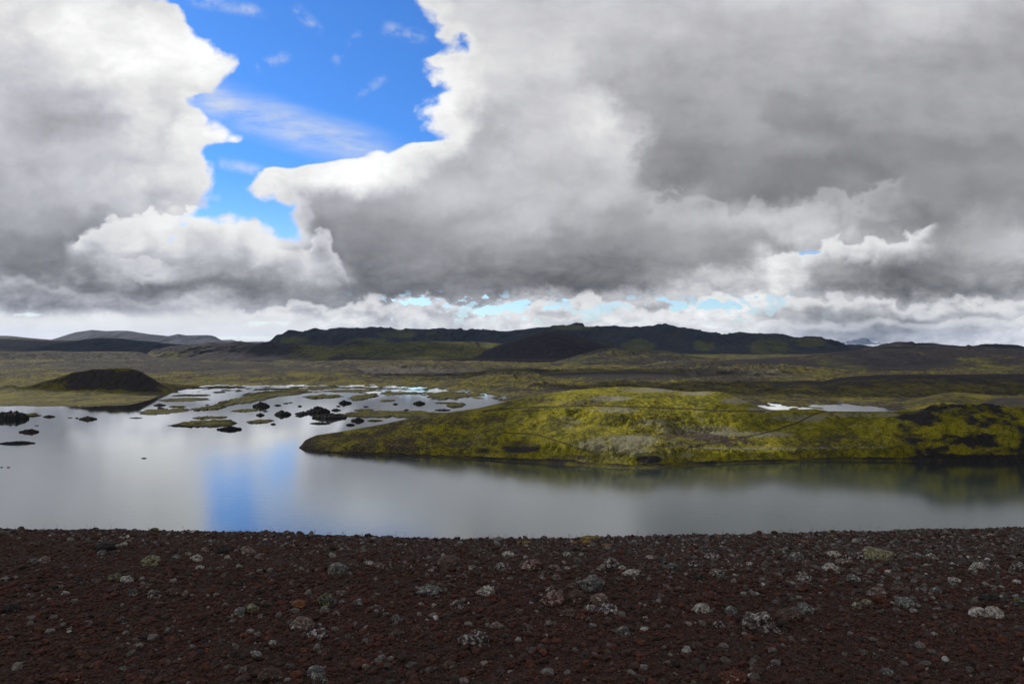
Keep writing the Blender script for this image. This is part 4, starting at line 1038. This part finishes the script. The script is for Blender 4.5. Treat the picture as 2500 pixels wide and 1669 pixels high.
 (2285,1441,28,.65,'round','grey','bluish grey round stone right of the right cluster'),
 (2415,1458,44,.4,'round','dark','dark stone above the two pale blocks'),
 (2449,1459,28,.6,'lumpy','grey','grey stone above the right pale block'),
 (2490,1470,40,.6,'lumpy','moss','mossy dark rock against the right edge'),
 (1841,1641,36,.55,'round','brown','dull stone at the bottom below the biggest boulder'),
 (1793,1658,62,.5,'round','red','large dark red lump at the bottom right of centre'),
 (1838,1655,18,.5,'lumpy','orange','small orange-red stone beside the dark red lump at the bottom'),
 (1886,1588,20,.55,'round','orange','bright orange pebble below the biggest boulder'),
 (1888,1578,26,.4,'flat','red','flat brown stone behind the bright orange pebble'),
 (1702,1575,40,.45,'flat','brown','flat brown stone left below the biggest boulder'),
 (1631,1616,24,.5,'lumpy','pink','pinkish lumpy stone at the bottom right of centre'),
 (1573,1532,22,.6,'lumpy','grey','dim stone right of the lone light-grey one'),
 (1626,1433,16,.7,'lumpy','pink','small pinkish stone right of the centre cluster'),
 (2165,1645,32,.45,'flat','grey','flat greyish stone at the bottom right'),
 (2328,1620,24,.45,'lumpy','brown','brown lump near the bottom right corner'),
 (2258,1536,16,.6,'lumpy','grey','small grey stone left of the rusty brown one'),
 (1586,1361,22,.4,'flat','pale','pale flat stone under the rim, centre right'),
 (1740,1358,40,.4,'flat','speck','speckled flat rock under the rim, right of centre'),
 (1695,1375,30,.5,'lumpy','speck','lumpy speckled stone below the flat one right of centre'),
 (1640,1384,34,.6,'lumpy','grey','grey upright lump halfway between the slab and the speckled rock'),
 (1830,1376,18,.45,'flat','pale','small pale stone left of the upper right stones'),
 (2313,1360,24,.4,'round','brown','brown round stone just under the right rim'),
 (2360,1352,20,.6,'round','brown','small rounded stone just under the right rim'),
 (1385,1352,22,.5,'lumpy','pale','small cream stone under the mossy part of the rim'),
 (1240,1354,30,.4,'flat','pale','thin light stone under the centre of the rim'),
 (1142,1386,26,.4,'flat','pale','flat mottled stone right of the large dull brown boulder'),
 (1225,1380,44,.4,'lumpy','speck','ragged stone left of the bushy pink rock'),
]
HR += [
 (233,1291,16,.5,'lumpy','brown','small brown knob on the rim at the left, second from the edge'),
 (375,1292,24,.4,'flat','moss','flat mossy-topped stone breaking the rim line at left'),
 (328,1294,13,.6,'round','grey','tiny grey stone on the left rim'),
 (700,1297,16,.5,'lumpy','speck','small speckled stone on the rim left of centre'),
 (898,1304,18,.5,'lumpy','dark','small dark stone on the rim before the blue reflection ends'),
 (1486,1310,14,.6,'lumpy','dark','small dark stone standing on the rim right of the moss cushions'),
 (2010,1301,16,.5,'lumpy','brown','small brown stone on the right rim'),
]
GR = 'rocks lying on the cinder slope'
HEROES = []
for i, (cx, cy, w, hr, shp, colr, lab) in enumerate(HR):
    hgt_px = w * hr
    x, y = hit(cx, cy + hgt_px * 0.42)
    W = w / F * y * 1.04; Hh = W * hr * 1.25
    r = np.random.default_rng(i + 50)
    me = rock_mesh('rock', W, W * r.uniform(.65, .9), Hh, shp, 1000 + i, RM[colr], 4 if w > 24 else 3)
    o = bpy.data.objects.new('rock', me); col.objects.link(o)
    o.location = (x, y, float(ground_z(np.array(x), np.array(y))))
    o.rotation_euler = (r.uniform(-.08, .08), r.uniform(-.08, .08), r.uniform(-.5, .5))
    tag(o, lab, 'rock', GR); HEROES.append((x, y, W, lab))
# lone boulders out on the moor and beside the trail
def boulder(sx, sy, wpx, hr, D, colr, lab, shp, seed):
    z = H - (sy - CY) * D / F; W = wpx / F * D
    o = bpy.data.objects.new('boulder', rock_mesh('boulder', W, W * .8, W * hr, shp, seed, RM[colr], 3)); col.objects.link(o)
    o.location = ((sx - CX) / F * D, D, z - W * hr * .3); tag(o, lab, 'boulder')
boulder(1217, 926, 9, .65, 868, 'brown', 'tiny dark blocky boulder alone on the yellow moss of the moor', 'angular', 901)

# ------------------------------------------------------------------ loose cinders
def stones_points():
    P = []
    def add(n, y0, y1, s0, s1, k=1.0, bias=0):
        y = np.sqrt(rng.uniform(y0 * y0, y1 * y1, n)); u = rng.uniform(-.95, .95, n)
        s = s0 * (s1 / s0) ** (rng.uniform(0, 1, n) ** 1.8)
        if bias: keep = rng.uniform(0, 1, n) < np.clip(bias_fn(u * y, y), .05, 1); y, u, s = y[keep], u[keep], s[keep]
        P.append(np.stack([u * y, y, s], 1))
    def bias_fn(x, y):
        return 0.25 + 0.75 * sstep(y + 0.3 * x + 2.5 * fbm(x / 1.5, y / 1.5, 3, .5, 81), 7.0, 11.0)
    add(85000, 2.7, 6.2, .004, .013)
    add(9000, 2.7, 6.5, .010, .020)
    add(80000, 5.5, 13.2, .008, .020)
    add(9000, 2.7, 8.5, .018, .046)
    add(9000, 5.0, 13.2, .020, .040, bias=1)
    add(900, 8.0, 12, .035, .065, bias=1)
    P = np.vstack(P)
    z = ground_z(P[:, 0], P[:, 1])
    me = bpy.data.meshes.new('gravel')
    me.vertices.add(len(P)); me.vertices.foreach_set('co', np.stack([P[:, 0], P[:, 1], z + P[:, 2] * .10], 1).astype(np.float32).ravel())
    a = me.attributes.new('size', 'FLOAT', 'POINT'); a.data.foreach_set('value', P[:, 2].astype(np.float32))
    # tone: 0 red brown ... 1 pale; paler with distance and with size
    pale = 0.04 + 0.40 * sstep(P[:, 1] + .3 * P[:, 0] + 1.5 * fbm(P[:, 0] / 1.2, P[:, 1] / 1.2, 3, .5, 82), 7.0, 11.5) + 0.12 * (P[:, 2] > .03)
    tone = np.where(rng.uniform(0, 1, len(P)) < pale, rng.uniform(.5, 1.0, len(P)) ** 1.0, rng.uniform(0, .5, len(P)))
    a = me.attributes.new('tone', 'FLOAT', 'POINT'); a.data.foreach_set('value', tone.astype(np.float32))
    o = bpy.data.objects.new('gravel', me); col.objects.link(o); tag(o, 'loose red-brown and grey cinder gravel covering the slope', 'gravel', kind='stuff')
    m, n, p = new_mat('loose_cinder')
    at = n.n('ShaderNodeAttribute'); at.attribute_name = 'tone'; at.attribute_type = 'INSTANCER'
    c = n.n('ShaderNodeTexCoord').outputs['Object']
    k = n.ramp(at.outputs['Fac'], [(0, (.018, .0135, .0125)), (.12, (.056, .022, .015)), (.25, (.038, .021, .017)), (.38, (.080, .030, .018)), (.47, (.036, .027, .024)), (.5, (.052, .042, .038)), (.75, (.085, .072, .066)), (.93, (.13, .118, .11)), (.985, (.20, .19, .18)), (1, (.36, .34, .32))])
    k = n.mixc(1.0, k, n.ramp(n.noise(c, 1.8, 4, .7), [(.35, (.5,) * 3), (.65, (1.5,) * 3)]), 'MULTIPLY')
    n.put(p.inputs['Base Color'], k); p.inputs['Roughness'].default_value = .93; p.inputs['Specular IOR Level'].default_value = .2
    src = bpy.data.collections.new('gravel_shapes')
    for q in range(8):
        mm = rock_mesh('pebble', 2.0, 1.5, 1.25, ('lumpy', 'angular', 'flat')[q % 3], 3000 + q, m, 1 if q % 2 else 2)
        mm.polygons.foreach_set('use_smooth', np.full(len(mm.polygons), False, dtype=bool))
        src.objects.link(bpy.data.objects.new('pebble', mm))
    gt = bpy.data.node_groups.new('scatter', 'GeometryNodeTree')
    gt.interface.new_socket('Geometry', in_out='INPUT', socket_type='NodeSocketGeometry'); gt.interface.new_socket('Geometry', in_out='OUTPUT', socket_type='NodeSocketGeometry')
    g = NT(gt); gi = g.n('NodeGroupInput'); go = g.n('NodeGroupOutput'); ip = g.n('GeometryNodeInstanceOnPoints')
    m2p = g.n('GeometryNodeMeshToPoints'); gt.links.new(gi.outputs[0], m2p.inputs['Mesh']); gt.links.new(m2p.outputs[0], ip.inputs['Points'])
    ci = g.n('GeometryNodeCollectionInfo'); ci.inputs['Collection'].default_value = src; ci.inputs['Separate Children'].default_value = True; ci.inputs['Reset Children'].default_value = True
    gt.links.new(ci.outputs[0], ip.inputs['Instance']); ip.inputs['Pick Instance'].default_value = True
    na = g.n('GeometryNodeInputNamedAttribute', data_type='FLOAT'); na.inputs['Name'].default_value = 'size'
    gt.links.new(na.outputs['Attribute'], ip.inputs['Scale'])
    rv = g.n('FunctionNodeRandomValue', data_type='FLOAT_VECTOR'); rv.inputs[0].default_value = (-.5, -.5, 0); rv.inputs[1].default_value = (.5, .5, 6.28)
    gt.links.new(rv.outputs[0], ip.inputs['Rotation'])
    gt.links.new(ip.outputs[0], go.inputs[0])
    md = o.modifiers.new('scatter', 'NODES'); md.node_group = gt
stones_points()

# medium stones, each its own object
r = np.random.default_rng(5)
protos = {}
for cname in ('speck', 'pale', 'brown', 'grey', 'pink', 'red', 'dark'):
    protos[cname] = [rock_mesh('stone', 1, .8, .55, ('lumpy', 'flat', 'round')[q], 4000 + q * 7 + len(cname), RM[cname], 3) for q in range(3)]
word = dict(speck='white-speckled', pale='pale', brown='brown', grey='grey', pink='pinkish', red='rusty red', dark='blackish')
cnt = 0
while cnt < 120:
    y = math.sqrt(r.uniform(3.2 ** 2, 12.2 ** 2)); u = r.uniform(-.77, .77); x = u * y
    if r.uniform() > 0.15 + 0.85 * float(sstep(y + .3 * x, 6.5, 10)): continue
    cname = r.choice(['speck', 'pale', 'brown', 'grey', 'pink', 'red', 'dark'], p=[.24, .2, .17, .17, .12, .05, .05])
    if min(math.hypot(x - h_[0], y - h_[1]) - h_[2] * .6 for h_ in HEROES) < .05: continue
    ki = int(r.integers(3)); o = bpy.data.objects.new('stone', protos[cname][ki]); col.objects.link(o)
    s = r.uniform(.035, .075) * (0.7 + y / 20)
    o.location = (x, y, float(ground_z(np.array(x), np.array(y))) - .1 * s); o.scale = (s, s, s * r.uniform(.8, 1.3)); o.rotation_euler = (r.uniform(-.2, .2), r.uniform(-.2, .2), r.uniform(0, 6.28))
    side = 'left' if u < -.2 else ('right' if u > .2 else 'middle'); dist = 'upper' if y > 7.5 else 'lower'
    lab = 'small %s stone among the gravel of the %s %s slope' % (word[cname], dist, side)
    near = sorted((math.hypot(x - h_[0], y - h_[1]), h_) for h_ in HEROES if len(h_[3].split()) <= 10 and h_[3].split()[0] not in ('left', 'right', 'upper', 'lower', 'second'))[0]
    if near[0] < .9:
        h_ = near[1]; du = x / y - h_[0] / h_[1]
        rel = ('just right of' if du > 0 else 'just left of') if abs(du) > abs(1.6 / y - 1.6 / h_[1]) else ('behind' if y > h_[1] else 'in front of')
        l2 = '%s %s stone %s the %s' % (('lumpy', 'flat', 'round')[ki], word[cname], rel, h_[3])
        if len(l2.split()) <= 16: lab = l2
    tag(o, lab, 'stone', 'small %s stones of the %s %s slope' % (word[cname], dist, side)); cnt += 1

# ------------------------------------------------------------------ moss cushions and thin grass on the rim
def moss_patches():
    m, n, p = new_mat('rim_moss')
    c = pos(n)
    n.put(p.inputs['Base Color'], n.mixc(n.lin(n.noise(c, 3.0, 5, .7), .42, .58), (.17, .135, .008), (.14, .050, .010)))
    p.inputs['Roughness'].default_value = 1; bump(n, p, n.noise(c, 60, 4, .7), .02)
    V, Fc = [], []; base = 0
    v0, f0 = ICO[3]
    for (cx, cy, w, h) in ((1203,1309,10,3),(1241,1316,12,4),(1262,1324,26,4),(1285,1321,24,4),(1330,1307,14,4),(1347,1306,20,5),(1440,1313,40,4),(1460,1311,26,4),(1405,1324,20,4),(1430,1322,30,4),(1481,1329,22,4),(1937,1301,20,4),(1965,1323,16,3),(1870,1310,14,3),(2260,1310,12,3),(2420,1312,14,3),(1750,1308,16,3),(1145,1312,14,4),(1210,1341,16,3),(735,1296,14,3),(2030,1306,14,3)):
        x, y = hit(cx, cy + 2); s = w / F * y * .6
        q = v0 * 3 + cx
        d = 1 + .35 * fbm3(q[:, 0], q[:, 1], q[:, 2], 3, .6, 9)
        pp = v0 * d[:, None] * np.array([s, s * 1.1, h / F * y * .7]) + np.array([x, y, float(ground_z(np.array(x), np.array(y)))])
        V.append(pp); Fc.append(f0 + base); base += len(v0)
    o = bpy.data.objects.new('moss', mesh_np('moss', np.vstack(V), np.vstack(Fc), m)); col.objects.link(o)
    tag(o, 'yellow and orange moss cushions along the rim of the slope', 'moss', kind='stuff')
moss_patches()
def rim_grass():
    m, n, p = new_mat('dry_grass'); n.put(p.inputs['Base Color'], (.035, .030, .018, 1)); p.inputs['Roughness'].default_value = 1
    V, Fc = [], []; b = 0; r = np.random.default_rng(9)
    for k in range(420):
        sx = r.choice([r.uniform(1190, 1500), r.uniform(0, 2500), r.uniform(1550, 2500), r.uniform(560, 1200)])
        y = EYE / ((float(rim(sx)) - CY) / F - SL) + r.uniform(-.9, .25); x = (sx - CX) / F * y
        z = float(ground_z(np.array(x), np.array(y))); h = r.uniform(.03, .12); lx, ly = r.normal(0, .018, 2); w = .0013
        hw = r.uniform(.002, .005)
        for (zz, ww, k_) in ((0, w, 0), (.7, w, .6), (.8, hw, .75), (.93, hw * .8, .9), (1, w * .3, 1)):
            for a in range(3):
                V.append((x + lx * k_ + ww * math.cos(a * 2.09), y + ly * k_ + ww * math.sin(a * 2.09), z + h * zz))
        for s_ in range(4):
            for a in range(3):
                i0 = b + s_ * 3 + a; i1 = b + s_ * 3 + (a + 1) % 3
                Fc.append((i0, i1, i1 + 3, i0 + 3))
        b += 15
    o = bpy.data.objects.new('grass', mesh_np('grass', np.array(V), np.array(Fc), m)); col.objects.link(o)
    tag(o, 'thin dry grass stalks standing along the rim', 'grass', kind='stuff')
rim_grass()

# ------------------------------------------------------------------ unseen clouds added toward the sun to shade slope, peninsula and far hills
m, n, p = new_mat('cloud'); p.inputs['Base Color'].default_value = (.85, .86, .88, 1); p.inputs['Roughness'].default_value = 1
def cloud(gx, gy, rx, ry, alt, thick, seed):
    """a cloud at height alt, added out of view, whose shadow falls around ground point gx, gy"""
    k = alt / TS[2]
    v, f = ICO[4]
    q = v * 2.0 + seed
    d = 1 + .45 * fbm3(q[:, 0], q[:, 1], q[:, 2], 4, .6, seed)
    pp = v * d[:, None] * np.array([rx, ry, thick])
    pp[:, 2] = np.where(pp[:, 2] < 0, pp[:, 2] * .35, pp[:, 2])
    o = bpy.data.objects.new('cloud', mesh_np('cloud', pp, f, m)); col.objects.link(o)
    o.location = (gx + TS[0] * k, gy + TS[1] * k, alt); tag(o, kind='structure')
CL = [(-20, 30, 190, 105, 900, 45, 1), (-120, 290, 125, 62, 900, 40, 2), (250, 255, 120, 62, 900, 40, 11), (-330, 640, 110, 70, 1200, 40, 12), (330, 640, 260, 90, 1500, 60, 13), (60, 900, 250, 60, 1800, 60, 14), (150, 1640, 300, 120, 3600, 120, 15),
      (300, 2700, 1100, 420, 3600, 200, 3), (-1300, 2600, 900, 500, 3600, 200, 4), (1700, 2500, 800, 500, 3600, 200, 5), (1150, 1700, 420, 200, 3600, 150, 6), (-420, 1800, 250, 200, 3600, 150, 7), (1500, 3600, 1500, 500, 3900, 200, 9), (-1200, 3700, 1300, 450, 3900, 200, 10)]
for c in CL: cloud(*c)

# ------------------------------------------------------------------ haze
m = bpy.data.materials.new('haze'); m.use_nodes = True; t = m.node_tree; t.nodes.clear()
out = t.nodes.new('ShaderNodeOutputMaterial'); pv = t.nodes.new('ShaderNodeVolumePrincipled')
pv.inputs['Color'].default_value = (.34, .56, 1.0, 1); pv.inputs['Density'].default_value = 1.5e-5; pv.inputs['Anisotropy'].default_value = .2
t.links.new(pv.outputs[0], out.inputs['Volume'])
HX, HY0, HY1, HZ0, HZ1 = 17000, -1500, 19000, -7.5, 420
v = [(a, b, c) for c in (HZ0, HZ1) for a, b in ((-HX, HY0), (HX, HY0), (HX, HY1), (-HX, HY1))]
me = bpy.data.meshes.new('haze'); me.from_pydata(v, [], [(3, 2, 1, 0), (4, 5, 6, 7), (0, 1, 5, 4), (1, 2, 6, 5), (2, 3, 7, 6), (3, 0, 4, 7)]); me.update(); me.materials.append(m)
o = bpy.data.objects.new('haze', me); col.objects.link(o); tag(o, kind='stuff')
